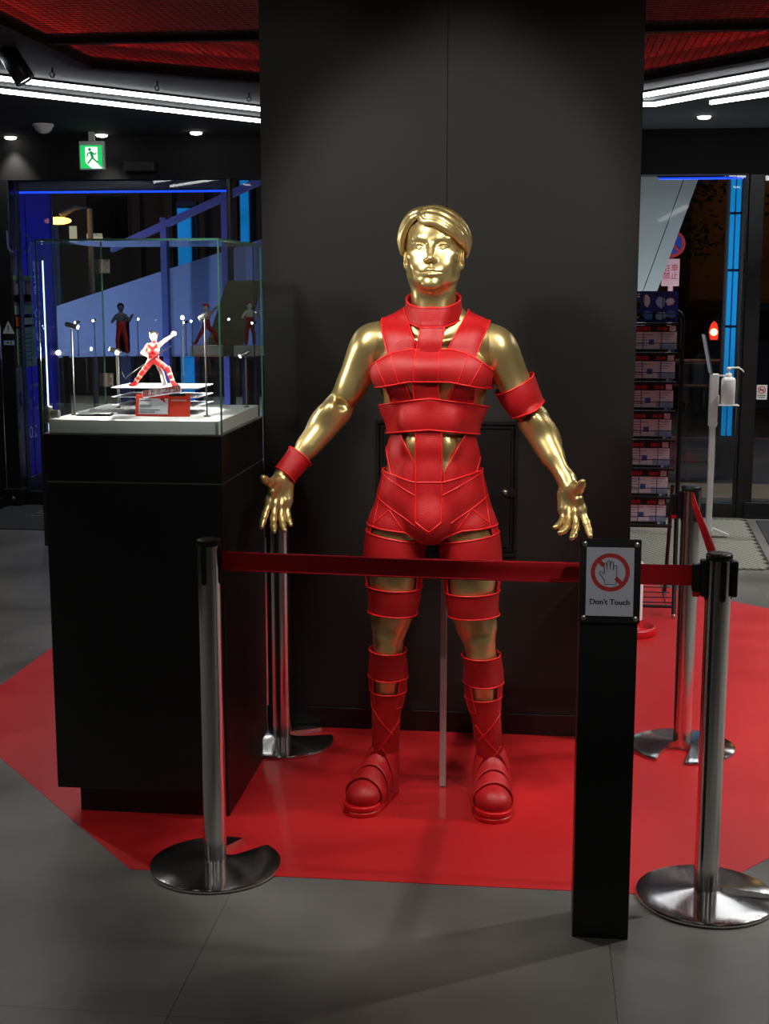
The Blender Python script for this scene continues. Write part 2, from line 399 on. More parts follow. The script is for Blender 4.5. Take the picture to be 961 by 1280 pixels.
# ceiling: black soffit with an octagonal opening, a mesh in the opening, red light above it
OCT = [(-2.17, 6.47), (-1.10, 7.30), (0.45, 7.27), (1.50, 5.95), (1.50, 3.4), (0.45, 2.2), (-1.10, 2.2), (-2.17, 3.4)]
ceil = struct('ceiling')
m = MB(); m.prism([(-3.99, -3.32), (5.12, -3.32), (5.12, 9.7), (-3.99, 9.7), (-3.99, 6.47)] + OCT + [OCT[0], (-3.99, 6.4705)], OCT_C, OCT_C + 0.10)
m.build('soffit', 'ceil', ceil)
m = MB(); m.box((-3.99, -3.32, 3.3), (5.12, 9.7, 3.4)); m.build('upper_slab', 'slab', ceil)
fa = MB(); fr = MB(); INS = []
cx, cy = -0.335, 4.75
for (xa, ya), (xb, yb) in zip(OCT, OCT[1:] + OCT[:1]):
    d = Vector((xb - xa, yb - ya, 0)); n = Vector((-d.y, d.x, 0)).normalized()
    if n.dot(Vector((cx - xa, cy - ya, 0))) < 0: n = -n
    def quadbox(mb, inner, outer, z0, z1):
        P = [Vector((xa, ya, 0)) + n * inner, Vector((xb, yb, 0)) + n * inner, Vector((xb, yb, 0)) - n * outer, Vector((xa, ya, 0)) - n * outer]
        mb.prism([(p.x, p.y) for p in P], z0, z1)
    quadbox(fa, 0.0, 0.02, OCT_C + 0.10, 3.3)
    quadbox(fr, 0.055, 0.02, OCT_C - 0.02, OCT_C + 0.008); quadbox(fr, 0.055, -0.045, OCT_C + 0.008, OCT_C + 0.034)
    INS.append((Vector((xa, ya, 0)) + n * 0.02, Vector((xb, yb, 0)) + n * 0.02))
fa.build('opening_fascia', 'fascia', ceil)
for y in (4.35, 5.85):
    fr.box((-2.15, y - 0.02, OCT_C - 0.012), (1.48, y + 0.02, OCT_C + 0.03))
fr.build('mesh_frame', 'ceil', ceil)
def clip(c, axis):
    """chord of the octagon at x=c (axis 0) or y=c (axis 1)"""
    q = []
    for a, b in zip(OCT, OCT[1:] + OCT[:1]):
        if (a[axis] - c) * (b[axis] - c) < 0:
            t = (c - a[axis]) / (b[axis] - a[axis]); q.append(a[1 - axis] + (b[1 - axis] - a[1 - axis]) * t)
    return (min(q), max(q)) if len(q) >= 2 else None
me_ = MB()
def bar(lo, hi):
    (x0, y0, z0), (x1, y1, z1) = lo, hi
    me_.add([(x0, y0, z0), (x1, y0, z0), (x1, y1, z0), (x0, y1, z0), (x0, y0, z1), (x1, y0, z1), (x1, y1, z1), (x0, y1, z1)],
            [(0, 3, 2, 1), (4, 5, 6, 7), (0, 1, 5, 4), (1, 2, 6, 5), (2, 3, 7, 6), (3, 0, 4, 7)])
x = -2.15
while x < 1.49:
    c = clip(x, 0)
    if c: bar((x - 0.0022, c[0], OCT_C + 0.012), (x + 0.0022, c[1], OCT_C + 0.0145))
    x += 0.034
y = 2.22
while y < 7.28:
    c = clip(y, 1)
    if c: bar((c[0], y - 0.0022, OCT_C + 0.010), (c[1], y + 0.0022, OCT_C + 0.0125))
    y += 0.026
tag(me_.build('ceiling_mesh', 'mesh', ceil), kind='stuff')

# red LED strips on the fascia above the mesh
def strip_light(name, a, b, z, w, h, mtl, label, cat, group=None, housing='blackmetal'):
    A, B = Vector((*a, z)), Vector((*b, z)); d = (B - A); L = d.length
    t = thing(name, label, cat, (A + B) / 2, math.atan2(d.y, d.x), group)
    m = MB(); m.box((-L / 2, -w / 2, min(0, -h)), (L / 2, w / 2, max(0, -h)), 0.002); m.build('diffuser', mtl, t)
    m = MB(); m.box((-L / 2 - 0.01, -w / 2 - 0.004, 0.0005), (L / 2 + 0.01, w / 2 + 0.004, 0.010), 0, 0, Matrix.Scale(1 if h > 0 else -1, 4, (0, 0, 1))); m.build('housing', housing, t)
    return t
inn = lambda p, k: (cx + (p[0] - cx) * k, cy + (p[1] - cy) * k)
for i, j, lab in ((7, 0, 'red LED strip along the left edge above the ceiling mesh'), (0, 1, 'red LED strip along the back left edge above the ceiling mesh'),
                  (2, 3, 'red LED strip along the back right edge above the ceiling mesh'), (3, 4, 'red LED strip along the right edge above the ceiling mesh')):
    strip_light('red_light_strip', tuple(INS[i][0])[:2], tuple(INS[i][1])[:2], OCT_C + 0.024, 0.016, -0.012, 'redled', lab, 'light strip', 'red light strips above the ceiling mesh')

# white LED lines hanging just under the soffit
LZ = OCT_C - 0.002
def ext(a, b, k0, k1):
    a, b = Vector(a), Vector(b); d = (b - a).normalized(); return tuple(a - d * k0), tuple(b + d * k1)
for a, b, k0, k1, lab in (((-2.659, 6.678), (-1.641, 7.964), 1.8, 0.6, 'upper of the two white LED lines left of the column'),
                          ((-2.828, 7.094), (-1.756, 8.515), 1.6, 0.4, 'lower of the two white LED lines left of the column'),
                          ((1.061, 6.927), (0.536, 7.626), 2.2, 0.3, 'uppermost white LED line right of the column'),
                          ((1.115, 7.265), (0.618, 8.016), 2.2, 0.0, 'middle white LED line right of the column, bent at its end'),
                          ((1.179, 7.669), (0.913, 7.983), 2.2, 0.0, 'short lowest white LED line at the right edge')):
    p, q = ext(a, b, k0, k1)
    s = strip_light('linear_light', p, q, LZ - 0.011, 0.018, 0.020, 'led', lab, 'ceiling light', 'white LED lines in the ceiling')
    if 'bent' in lab:
        m = MB(); m.box((0.25, 8.005, LZ - 0.031), (0.625, 8.024, LZ - 0.011)); o = m.build('diffuser', 'led', s); o.matrix_parent_inverse = Matrix.Identity(4)
        o.data.transform((Matrix.Translation(s.location) @ Matrix.Rotation(s.rotation_euler.z, 4, 'Z')).inverted())
# LED lines over the part of the shop behind the camera
for (a, b, lab) in (((-2.6, 1.2), (-2.6, -2.6), 'left white LED line over the shop behind the viewer'), ((-0.6, 0.9), (-0.6, -2.6), 'middle white LED line over the shop behind the viewer'), ((1.8, 1.2), (1.8, -2.6), 'right white LED line over the shop behind the viewer')):
    strip_light('linear_light', a, b, LZ - 0.011, 0.06, 0.035, 'ledrear', lab, 'ceiling light', 'white LED lines behind the viewer')

# storefront: header beam, windows, glass wing, right door
m = MB(); m.box((-3.99, 9.50, 2.33), (5.12, 9.70, OCT_C)); tag(m.build('trim_1', 'ceil'), kind='structure')
def pane_window(name, x0, x1, z0=0.0, z1=2.33, y=9.58, fw=0.035):
    w = struct(name)
    m = MB(); m.box((x0 + fw, y - 0.005, z0 + 0.10), (x1 - fw, y + 0.005, z1)); m.build('pane', 'glass', w)
    m = MB(); m.box((x0, y - 0.035, z0), (x0 + fw, y + 0.035, z1), 0.002); m.build('frame_post', 'blackmetal', w)
    m = MB(); m.box((x1 - fw, y - 0.035, z0), (x1, y + 0.035, z1), 0.002); m.build('frame_post', 'blackmetal', w)
    m = MB(); m.box((x0 + fw, y - 0.03, z0), (x1 - fw, y + 0.03, z0 + 0.10), 0.002); m.build('bottom_rail', 'blackmetal', w)
    return w
pane_window('window_1', -3.735, -2.19, fw=0.009)
pane_window('window_2', -2.19, 0.42, fw=0.02)
pane_window('window_3', 0.42, 1.365, fw=0.016)
d1 = struct('door_1')
m = MB(); m.box((1.372, 9.54, 0), (1.472, 9.66, 2.36), 0.003); m.build('door_jamb', 'blackmetal', d1)
m = MB(); m.box((1.47, 9.575, 0.12), (3.2, 9.585, 2.33)); m.build('pane', 'glass', d1)
m = MB(); m.box((1.42, 9.51, 0), (3.2, 9.60, 0.115), 0.002); m.build('bottom_rail', 'blackmetal', d1)
m = MB(); m.box((3.2, 9.54, 0), (3.3, 9.64, 2.33), 0.003); m.build('door_jamb', 'blackmetal', d1)
pane_window('window_4', 3.3, 5.0)
m = MB(); m.box((-3.75, 9.625, 2.272), (-2.20, 9.69, 2.33)); tag(m.build('trim_2', 'lintel'), kind='structure')
# blue LED lines under the header
for xa, xb, yy, lab in ((-3.75, -2.21, 9.655, 'blue LED line under the header over the left window'), (0.78, 1.34, 9.655, 'short blue LED line under the header over the right window')):
    strip_light('blue_light_line', (xa, yy), (xb, yy), 2.262 if xa < 0 else 2.320, 0.012, 0.014, 'blueled', lab, 'light strip', 'blue lines under the header')
# black jamb and glass side wing at the left end
j = struct('door_2')
m = MB(); m.box((-3.87, 9.50, 0), (-3.765, 9.62, 2.33), 0.003); m.build('door_jamb', 'blackmetal', j)
m = MB(); m.box((-3.885, 9.44, 0), (-3.74, 9.66, 0.13), 0.003); jp = m.build('jamb_shoe', 'blackplastic', j)
m = MB(); m.lathe([(0.0001, .006), (0.010, .006), (0.013, 0)], n=12, M=Matrix.Translation((-3.80, 9.44, 0.065)) @ Matrix.Rotation(math.radians(90), 4, 'X')); m.build('bolt', 'screw', jp)
m = MB(); m.box((-3.775, 9.62, 0.19), (-3.765, 10.35, 2.33)); m.build('wing_pane', 'film', j)
m = MB(); m.box((-3.79, 9.62, 0.0), (-3.75, 10.35, 0.19), 0.002); m.build('bottom_rail', 'blackmetal', j)
m = MB(); m.box((-3.763, 9.80, 0.19), (-3.757, 9.806, 2.33)); m.build('pane_joint', 'blackplastic', j)
m = MB(); m.box((-3.785, 10.35, 0.0), (-3.755, 10.37, 2.33), 0.002); m.build('frame_post', 'silverline', j)
# ------------------------------------------------------------------ signed-distance modelling for organic shapes
class Field:
    def __init__(s, lo, hi, h):
        s.lo = np.array(lo, np.float32); s.h = h
        s.n = [int(math.ceil((b - a) / h)) + 1 for a, b in zip(lo, hi)]
        s.ax = [(lo[i] + h * np.arange(s.n[i])).astype(np.float32) for i in range(3)]
        s.d = np.full(s.n, 1.0, np.float32)
    def sl(s, lo, hi):
        r = []
        for i in range(3):
            a = max(0, int((lo[i] - s.lo[i]) / s.h)); b = min(s.n[i], int((hi[i] - s.lo[i]) / s.h) + 2)
            if a >= b: return None
            r.append(slice(a, b))
        return tuple(r)
    def grid(s, sl):
        X = s.ax[0][sl[0]][:, None, None]; Y = s.ax[1][sl[1]][None, :, None]; Z = s.ax[2][sl[2]][None, None, :]
        return X, Y, Z
    def full(s): return tuple(slice(0, n) for n in s.n)
def smin(a, b, k):
    h = np.maximum(k - np.abs(a - b), 0) / k
    return np.minimum(a, b) - h * h * k * 0.25
def smax(a, b, k): return -smin(-a, -b, k)
# primitives: each is (kind, data, k, sign)
def RC(a, b, ra, rb, k=0.02, sub=False): return ('rc', (tuple(a), tuple(b), ra, rb), k, sub)
def EL(c, r, k=0.02, rot=None, sub=False): return ('el', (tuple(c), tuple(r), rot), k, sub)
def prim_eval(p, X, Y, Z):
    kind, D = p[0], p[1]
    if kind == 'rc':
        a, b, ra, rb = D
        bx, by, bz = (b[i] - a[i] for i in range(3)); L2 = bx * bx + by * by + bz * bz + 1e-12
        px, py, pz = X - a[0], Y - a[1], Z - a[2]
        t = np.clip((px * bx + py * by + pz * bz) / L2, 0, 1)
        return np.sqrt((px - t * bx) ** 2 + (py - t * by) ** 2 + (pz - t * bz) ** 2) - (ra + (rb - ra) * t)
    c, r, rot = D
    px, py, pz = X - c[0], Y - c[1], Z - c[2]
    if rot is not None:
        R = np.array(Euler(rot).to_matrix().transposed(), np.float32)
        px, py, pz = (R[0, 0] * px + R[0, 1] * py + R[0, 2] * pz, R[1, 0] * px + R[1, 1] * py + R[1, 2] * pz, R[2, 0] * px + R[2, 1] * py + R[2, 2] * pz)
    k0 = np.sqrt((px / r[0]) ** 2 + (py / r[1]) ** 2 + (pz / r[2]) ** 2)
    k1 = np.sqrt((px / r[0] ** 2) ** 2 + (py / r[1] ** 2) ** 2 + (pz / r[2] ** 2) ** 2)
    return k0 * (k0 - 1.0) / np.maximum(k1, 1e-6)
def prim_box(p):
    m = max(4 * p[2], 0.04) if PM is None else max(4 * p[2], PM)
    if p[0] == 'rc':
        a, b, ra, rb = p[1]; r = max(ra, rb) + m
        return [min(a[i], b[i]) - r for i in range(3)], [max(a[i], b[i]) + r for i in range(3)]
    c, r, rot = p[1]; R = r if rot is None else [max(r)] * 3
    return [c[i] - R[i] - m for i in range(3)], [c[i] + R[i] + m for i in range(3)]
PM = None
def add(f, prims):
    for p in prims:
        sl = f.sl(*prim_box(p))
        if sl is None: continue
        v = prim_eval(p, *f.grid(sl))
        f.d[sl] = smax(f.d[sl], -v, p[2]) if p[3] else smin(f.d[sl], v, p[2])
    return f
def nets(d, lo, h):
    """surface nets: returns verts (n,3) and quads (m,4)"""
    s = d < 0
    n = s.shape
    cnt = np.zeros((n[0] - 1, n[1] - 1, n[2] - 1), np.int8)
    for i in (0, 1):
        for j in (0, 1):
            for k in (0, 1): cnt += s[i:n[0] - 1 + i, j:n[1] - 1 + j, k:n[2] - 1 + k]
    act = (cnt > 0) & (cnt < 8)
    I = np.argwhere(act)
    if len(I) == 0: return np.zeros((0, 3)), np.zeros((0, 4), int)
    idx = np.full(act.shape, -1, np.int32); idx[act] = np.arange(len(I))
    cor = [(i, j, k) for i in (0, 1) for j in (0, 1) for k in (0, 1)]
    val = {c: d[I[:, 0] + c[0], I[:, 1] + c[1], I[:, 2] + c[2]] for c in cor}
    acc = np.zeros((len(I), 3)); num = np.zeros(len(I))
    for c in cor:
        for ax in range(3):
            if c[ax] == 1: continue
            e = list(c); e[ax] = 1; e = tuple(e)
            v0, v1 = val[c], val[e]; m = (v0 < 0) != (v1 < 0)
            t = np.where(m, v0 / np.where(m, v0 - v1, 1), 0)
            p = np.array(c, float)[None, :].repeat(len(I), 0); p[:, ax] += t
            acc[m] += p[m]; num[m] += 1
    V = (I + acc / num[:, None]) * h + np.array(lo)
    Q = []
    for ax in range(3):
        a, b = [(1, 2), (2, 0), (0, 1)][ax]
        A = [slice(None)] * 3; B = [slice(None)] * 3
        A[ax] = slice(0, n[ax] - 1); B[ax] = slice(1, n[ax])
        s0, s1 = s[tuple(A)], s[tuple(B)]
        E = np.argwhere(s0 != s1)
        E = E[(E[:, a] > 0) & (E[:, b] > 0) & (E[:, a] < n[a] - 1) & (E[:, b] < n[b] - 1)]
        if len(E) == 0: continue
        flip = s0[E[:, 0], E[:, 1], E[:, 2]]
        def at(da, db):
            q = E.copy(); q[:, a] -= da; q[:, b] -= db
            return idx[q[:, 0], q[:, 1], q[:, 2]]
        q = np.stack([at(1, 1), at(0, 1), at(0, 0), at(1, 0)], 1)
        q[~flip] = q[~flip][:, ::-1]
        Q.append(q)
    return V, np.concatenate(Q)
def mesh_obj(name, V, Q, material, parent=None, smooth=True):
    me = bpy.data.meshes.new(name)
    Q = np.asarray(Q, np.int32); used = np.unique(Q); rm = np.full(len(V), -1, np.int32); rm[used] = np.arange(len(used))
    V = np.asarray(V)[used]; Q = rm[Q]
    me.vertices.add(len(V)); me.vertices.foreach_set('co', V.astype(np.float32).ravel())
    me.loops.add(Q.size); me.loops.foreach_set('vertex_index', Q.ravel())
    me.polygons.add(len(Q)); me.polygons.foreach_set('loop_start', np.arange(0, Q.size, 4, dtype=np.int32))
    me.polygons.foreach_set('use_smooth', np.full(len(Q), smooth))
    me.update(calc_edges=True); me.validate()
    me.materials.append(MT[material] if isinstance(material, str) else material)
    o = bpy.data.objects.new(name, me); COL.objects.link(o)
    if parent is not None: o.parent = parent
    return o
def relax(V, Q, it=2, lam=0.5):
    for _ in range(it):
        acc = np.zeros_like(V); num = np.zeros(len(V))
        for i in range(4):
            a, b = Q[:, i], Q[:, (i + 1) % 4]
            np.add.at(acc, a, V[b]); np.add.at(num, a, 1); np.add.at(acc, b, V[a]); np.add.at(num, b, 1)
        V = V + lam * (acc / np.maximum(num, 1)[:, None] - V)
    return V

# ------------------------------------------------------------------ gold mannequin: local frame, origin on the floor, front = -y
MX, MY = -0.317, 4.05
def J(px, py, dy=0.0):
    p = aty(px, py, MY + dy); return (p.x - MX, dy, p.z)
def mir(p): return (-p[0], p[1], p[2])
TORSO = [
    EL((0, 0.015, 0.955), (0.158, 0.105, 0.105), 0.04),
    EL((0, 0.012, 1.07), (0.137, 0.094, 0.15), 0.05),
    EL((0, 0.022, 1.27), (0.146, 0.112, 0.17), 0.04),
    EL((0, 0.03, 1.36), (0.165, 0.105, 0.10), 0.05),
    RC((-0.135, 0.02, 1.420), (0.135, 0.02, 1.420), 0.062, 0.062, 0.04),
    RC((0, 0.035, 1.53), (-0.15, 0.025, 1.435), 0.045, 0.035, 0.04),
    RC((0, 0.035, 1.53), (0.15, 0.025, 1.435), 0.045, 0.035, 0.04),
    EL((-0.078, -0.062, 1.335), (0.088, 0.052, 0.062), 0.022, (0, 0.15, 0)),
    EL((0.078, -0.062, 1.335), (0.088, 0.052, 0.062), 0.022, (0, -0.15, 0)),
    RC((-0.02, -0.072, 1.43), (-0.13, -0.045, 1.450), 0.008, 0.007, 0.022),
    RC((0.02, -0.072, 1.43), (0.13, -0.045, 1.450), 0.008, 0.007, 0.022),
    EL((-0.112, 0.045, 1.31), (0.045, 0.075, 0.10), 0.03), EL((0.112, 0.045, 1.31), (0.045, 0.075, 0.10), 0.03),
    EL((-0.042, -0.070, 1.20), (0.036, 0.022, 0.035), 0.02), EL((0.042, -0.070, 1.20), (0.036, 0.022, 0.035), 0.02),
    EL((-0.040, -0.068, 1.125), (0.036, 0.022, 0.035), 0.02), EL((0.040, -0.068, 1.125), (0.036, 0.022, 0.035), 0.02),
    EL((-0.038, -0.066, 1.04), (0.036, 0.022, 0.05), 0.02), EL((0.038, -0.066, 1.04), (0.036, 0.022, 0.05), 0.02),
    EL((0, -0.055, 0.90), (0.055, 0.055, 0.06), 0.03),
    EL((-0.08, 0.075, 0.91), (0.085, 0.075, 0.085), 0.03), EL((0.08, 0.075, 0.91), (0.085, 0.075, 0.085), 0.03),
]
NECK = [RC((0, 0.035, 1.44), (0, 0.005, 1.62), 0.068, 0.066, 0.03),
        RC((-0.045, -0.012, 1.60), (-0.018, -0.045, 1.475), 0.017, 0.013, 0.018),
        RC((0.045, -0.012, 1.60), (0.018, -0.045, 1.475), 0.017, 0.013, 0.018)]
# joints
SH_L, EL_L, WR_L = (-0.188, 0.015, 1.415), (-0.286, 0.05, 1.228), (-0.446, -0.06, 1.022)
SH_R, EL_R, WR_R = (0.190, 0.015, 1.408), (0.296, 0.045, 1.200), (0.407, -0.065, 1.012)
def lerp(a, b, t): return tuple(a[i] + (b[i] - a[i]) * t for i in range(3))
def off(a, dx=0, dy=0, dz=0): return (a[0] + dx, a[1] + dy, a[2] + dz)
def arm(S, E, Wr, sg):
    d = np.array(E) - np.array(S); d /= np.linalg.norm(d)
    inn = np.array((-sg, 0, 0.0))
    return [
        EL(off(S, sg * 0.004, 0, 0.000), (0.056, 0.064, 0.066), 0.03, (0, sg * -0.3, 0)),
        EL(lerp(S, E, 0.22), (0.052, 0.056, 0.075), 0.02, (0, sg * -0.42, 0)),
        RC(lerp(S, E, 0.1), lerp(S, E, 0.97), 0.050, 0.041, 0.02),
        EL(off(lerp(S, E, 0.55), sg * -0.006, -0.018, 0), (0.046, 0.042, 0.088), 0.012, (0, sg * -0.42, 0)),
        EL(off(lerp(S, E, 0.5), 0, 0.022, 0), (0.046, 0.036, 0.09), 0.02, (0, sg * -0.42, 0)),
        RC(E, Wr, 0.036, 0.024, 0.02),
        RC(lerp(E, Wr, 0.08), lerp(E, Wr, 0.55), 0.047, 0.035, 0.02),
        EL(off(lerp(E, Wr, 0.24), sg * 0.014, -0.006, 0.004), (0.037, 0.036, 0.080), 0.014, (0.35, sg * -0.55, 0)),
        RC(lerp(E, Wr, 0.15), off(lerp(E, Wr, 0.95), sg * -0.003, -0.019, 0), 0.024, 0.007, 0.012),
        RC(off(lerp(E, Wr, 0.25), sg * 0.02, -0.02, 0), off(lerp(E, Wr, 0.96), sg * 0.012, -0.016, 0.003), 0.018, 0.007, 0.01),
        EL(off(E, sg * -0.012, -0.044, 0.012), (0.013, 0.008, 0.010), 0.022, None, True),
        EL(off(E, sg * 0.005, 0.026, -0.004), (0.018, 0.016, 0.022), 0.02),
    ]
ARM_L = arm(SH_L, EL_L, WR_L, -1); ARM_R = arm(SH_R, EL_R, WR_R, 1)
HIP_L, KN_L, AN_L = (-0.098, 0.015, 0.88), (-0.133, 0.0, 0.525), (-0.147, 0.045, 0.10)
HIP_R, KN_R, AN_R = (0.098, 0.015, 0.88), (0.149, 0.0, 0.515), (0.186, 0.045, 0.10)
def leg(H, K, A, sg):
    return [
        RC(H, lerp(H, K, 0.85), 0.081, 0.054, 0.03),
        EL(off(lerp(H, K, 0.30), sg * 0.018, -0.012, 0), (0.070, 0.070, 0.15), 0.03),
        EL(off(lerp(H, K, 0.55), sg * -0.012, -0.014, 0), (0.055, 0.060, 0.16), 0.03),
        EL(off(lerp(H, K, 0.4), 0, 0.03, 0), (0.066, 0.055, 0.17), 0.03),
        RC(lerp(H, K, 0.8), lerp(K, A, 0.1), 0.050, 0.042, 0.02),
        EL(off(K, 0, -0.032, 0.006), (0.034, 0.024, 0.038), 0.015),
        EL(off(K, sg * -0.030, -0.008, 0.045), (0.022, 0.03, 0.035), 0.015),
        EL(off(K, sg * 0.028, -0.004, 0.05), (0.02, 0.03, 0.04), 0.015),
        EL(off(K, 0, -0.03, -0.045), (0.018, 0.018, 0.025), 0.015),
        RC(K, A, 0.042, 0.031, 0.02),
        EL(off(lerp(K, A, 0.30), sg * 0.007, 0.028, 0), (0.044, 0.042, 0.10), 0.025),
        EL(off(lerp(K, A, 0.30), sg * -0.018, 0.022, -0.01), (0.032, 0.038, 0.095), 0.02),
        RC(off(K, 0, -0.022, -0.04), off(A, 0, -0.012, 0.04), 0.028, 0.020, 0.02),
    ]
LEG_L = leg(HIP_L, KN_L, AN_L, -1); LEG_R = leg(HIP_R, KN_R, AN_R, 1)

# hands: palm primitives (joined to the forearm) and five finger chains kept apart
def hand(Wr, f, n, t, s, curl, spread, thumb_dir):
    """f: toward the fingers, n: out of the palm, t: toward the thumb"""
    f = Vector(f).normalized(); n = Vector(n); n = (n - f * n.dot(f)).normalized(); t0 = f.cross(n)
    if t0.dot(Vector(t)) < 0: t0 = -t0
    t = t0; Wv = Vector(Wr)
    def P(a, b, c): return tuple(Wv + f * a * s + t * b * s + n * c * s)
    palm = [RC(P(-0.02, 0, 0), P(0.02, 0, 0), 0.024 * s, 0.026 * s, 0.018)]
    bases = [(0.088, 0.030), (0.092, 0.010), (0.087, -0.011), (0.078, -0.030)]
    for (a, b) in bases: palm.append(RC(P(0.012, b * 0.55, 0), P(a - 0.008, b, 0), 0.0155 * s, 0.0125 * s, 0.012))
    palm.append(RC(P(0.018, 0.018, 0.010), P(0.055, 0.034, 0.016), 0.016 * s, 0.013 * s, 0.014))
    palm.append(RC(P(0.020, -0.022, 0.008), P(0.060, -0.030, 0.006), 0.014 * s, 0.012 * s, 0.012))
    fingers = []
    lens = [(0.040, 0.025, 0.020), (0.045, 0.028, 0.021), (0.041, 0.026, 0.021), (0.032, 0.020, 0.018)]
    for i, (a, b) in enumerate(bases):
        p = Vector(P(a - 0.012, b, 0.0)); ang = curl[i][0]; ch = []
        side = t * spread[i]
        r = [0.0110, 0.0099, 0.0091, 0.0076] if i < 3 else [0.0097, 0.0088, 0.0080, 0.0067]
        ch.append(RC(tuple(p), tuple(p + f * 0.012 * s), 0.0122 * s, r[0] * s, 0.008)); p = p + f * 0.012 * s
        for j, L in enumerate(lens[i]):
            d = (f * math.cos(ang) + n * math.sin(ang) + side).normalized()
            q = p + d * L * s
            ch.append(RC(tuple(p), tuple(q), r[j] * s, r[j + 1] * s, 0.009)); p = q
            if j < 2: ang += curl[i][j + 1]
        fingers.append(ch)
    tb = Vector(P(0.022, 0.028, 0.014)); td = Vector(thumb_dir).normalized()
    p1 = tb + (td * 0.75 + f * 0.35).normalized() * 0.034 * s; p2 = p1 + td * 0.030 * s
    p3 = p2 + (td * 0.9 - f * 0.15).normalized() * 0.014 * s
    fingers.append([RC(tuple(tb), tuple(p1), 0.0165 * s, 0.0126 * s, 0.012), RC(tuple(p1), tuple(p2), 0.0126 * s, 0.0112 * s, 0.008), RC(tuple(p2), tuple(p3), 0.0112 * s, 0.0088 * s, 0.008)])
    return palm, fingers
PALM_L, FING_L = hand(WR_L, (-0.10, -0.42, -0.88), (0.58, -0.80, 0.10), (-1, -0.6, 0), 1.0,
                      [(0.10, 0.14, 0.12), (0.26, 0.22, 0.16), (0.24, 0.26, 0.2), (0.20, 0.28, 0.2)], [0.20, 0.04, -0.10, -0.16], (-0.30, -0.86, 0.42))
PALM_R, FING_R = hand(WR_R, (0.16, -0.44, -0.88), (-0.50, -0.84, 0.16), (1, -0.6, 0), 1.0,
                      [(0.02, 0.14, 0.12), (0.34, 0.30, 0.22), (0.52, 0.34, 0.24), (0.56, 0.34, 0.24)], [0.22, -0.02, -0.10, -0.14], (0.20, -0.80, 0.58))
def add_hand(f, fingers):
    base = f.d.copy(); out = f.d.copy()
    for ch in fingers:
        lo = [1e9] * 3; hi = [-1e9] * 3
        for p in ch:
            a, b = prim_box(p)
            lo = [min(x, y) for x, y in zip(lo, a)]; hi = [max(x, y) for x, y in zip(hi, b)]
        sl = f.sl(lo, hi)
        if sl is None: continue
        g = f.grid(sl); v = None
        for p in ch:
            e = prim_eval(p, *g); v = e if v is None else smin(v, e, p[2])
        out[sl] = np.minimum(out[sl], smin(base[sl], v, 0.010))
    f.d = out; return f

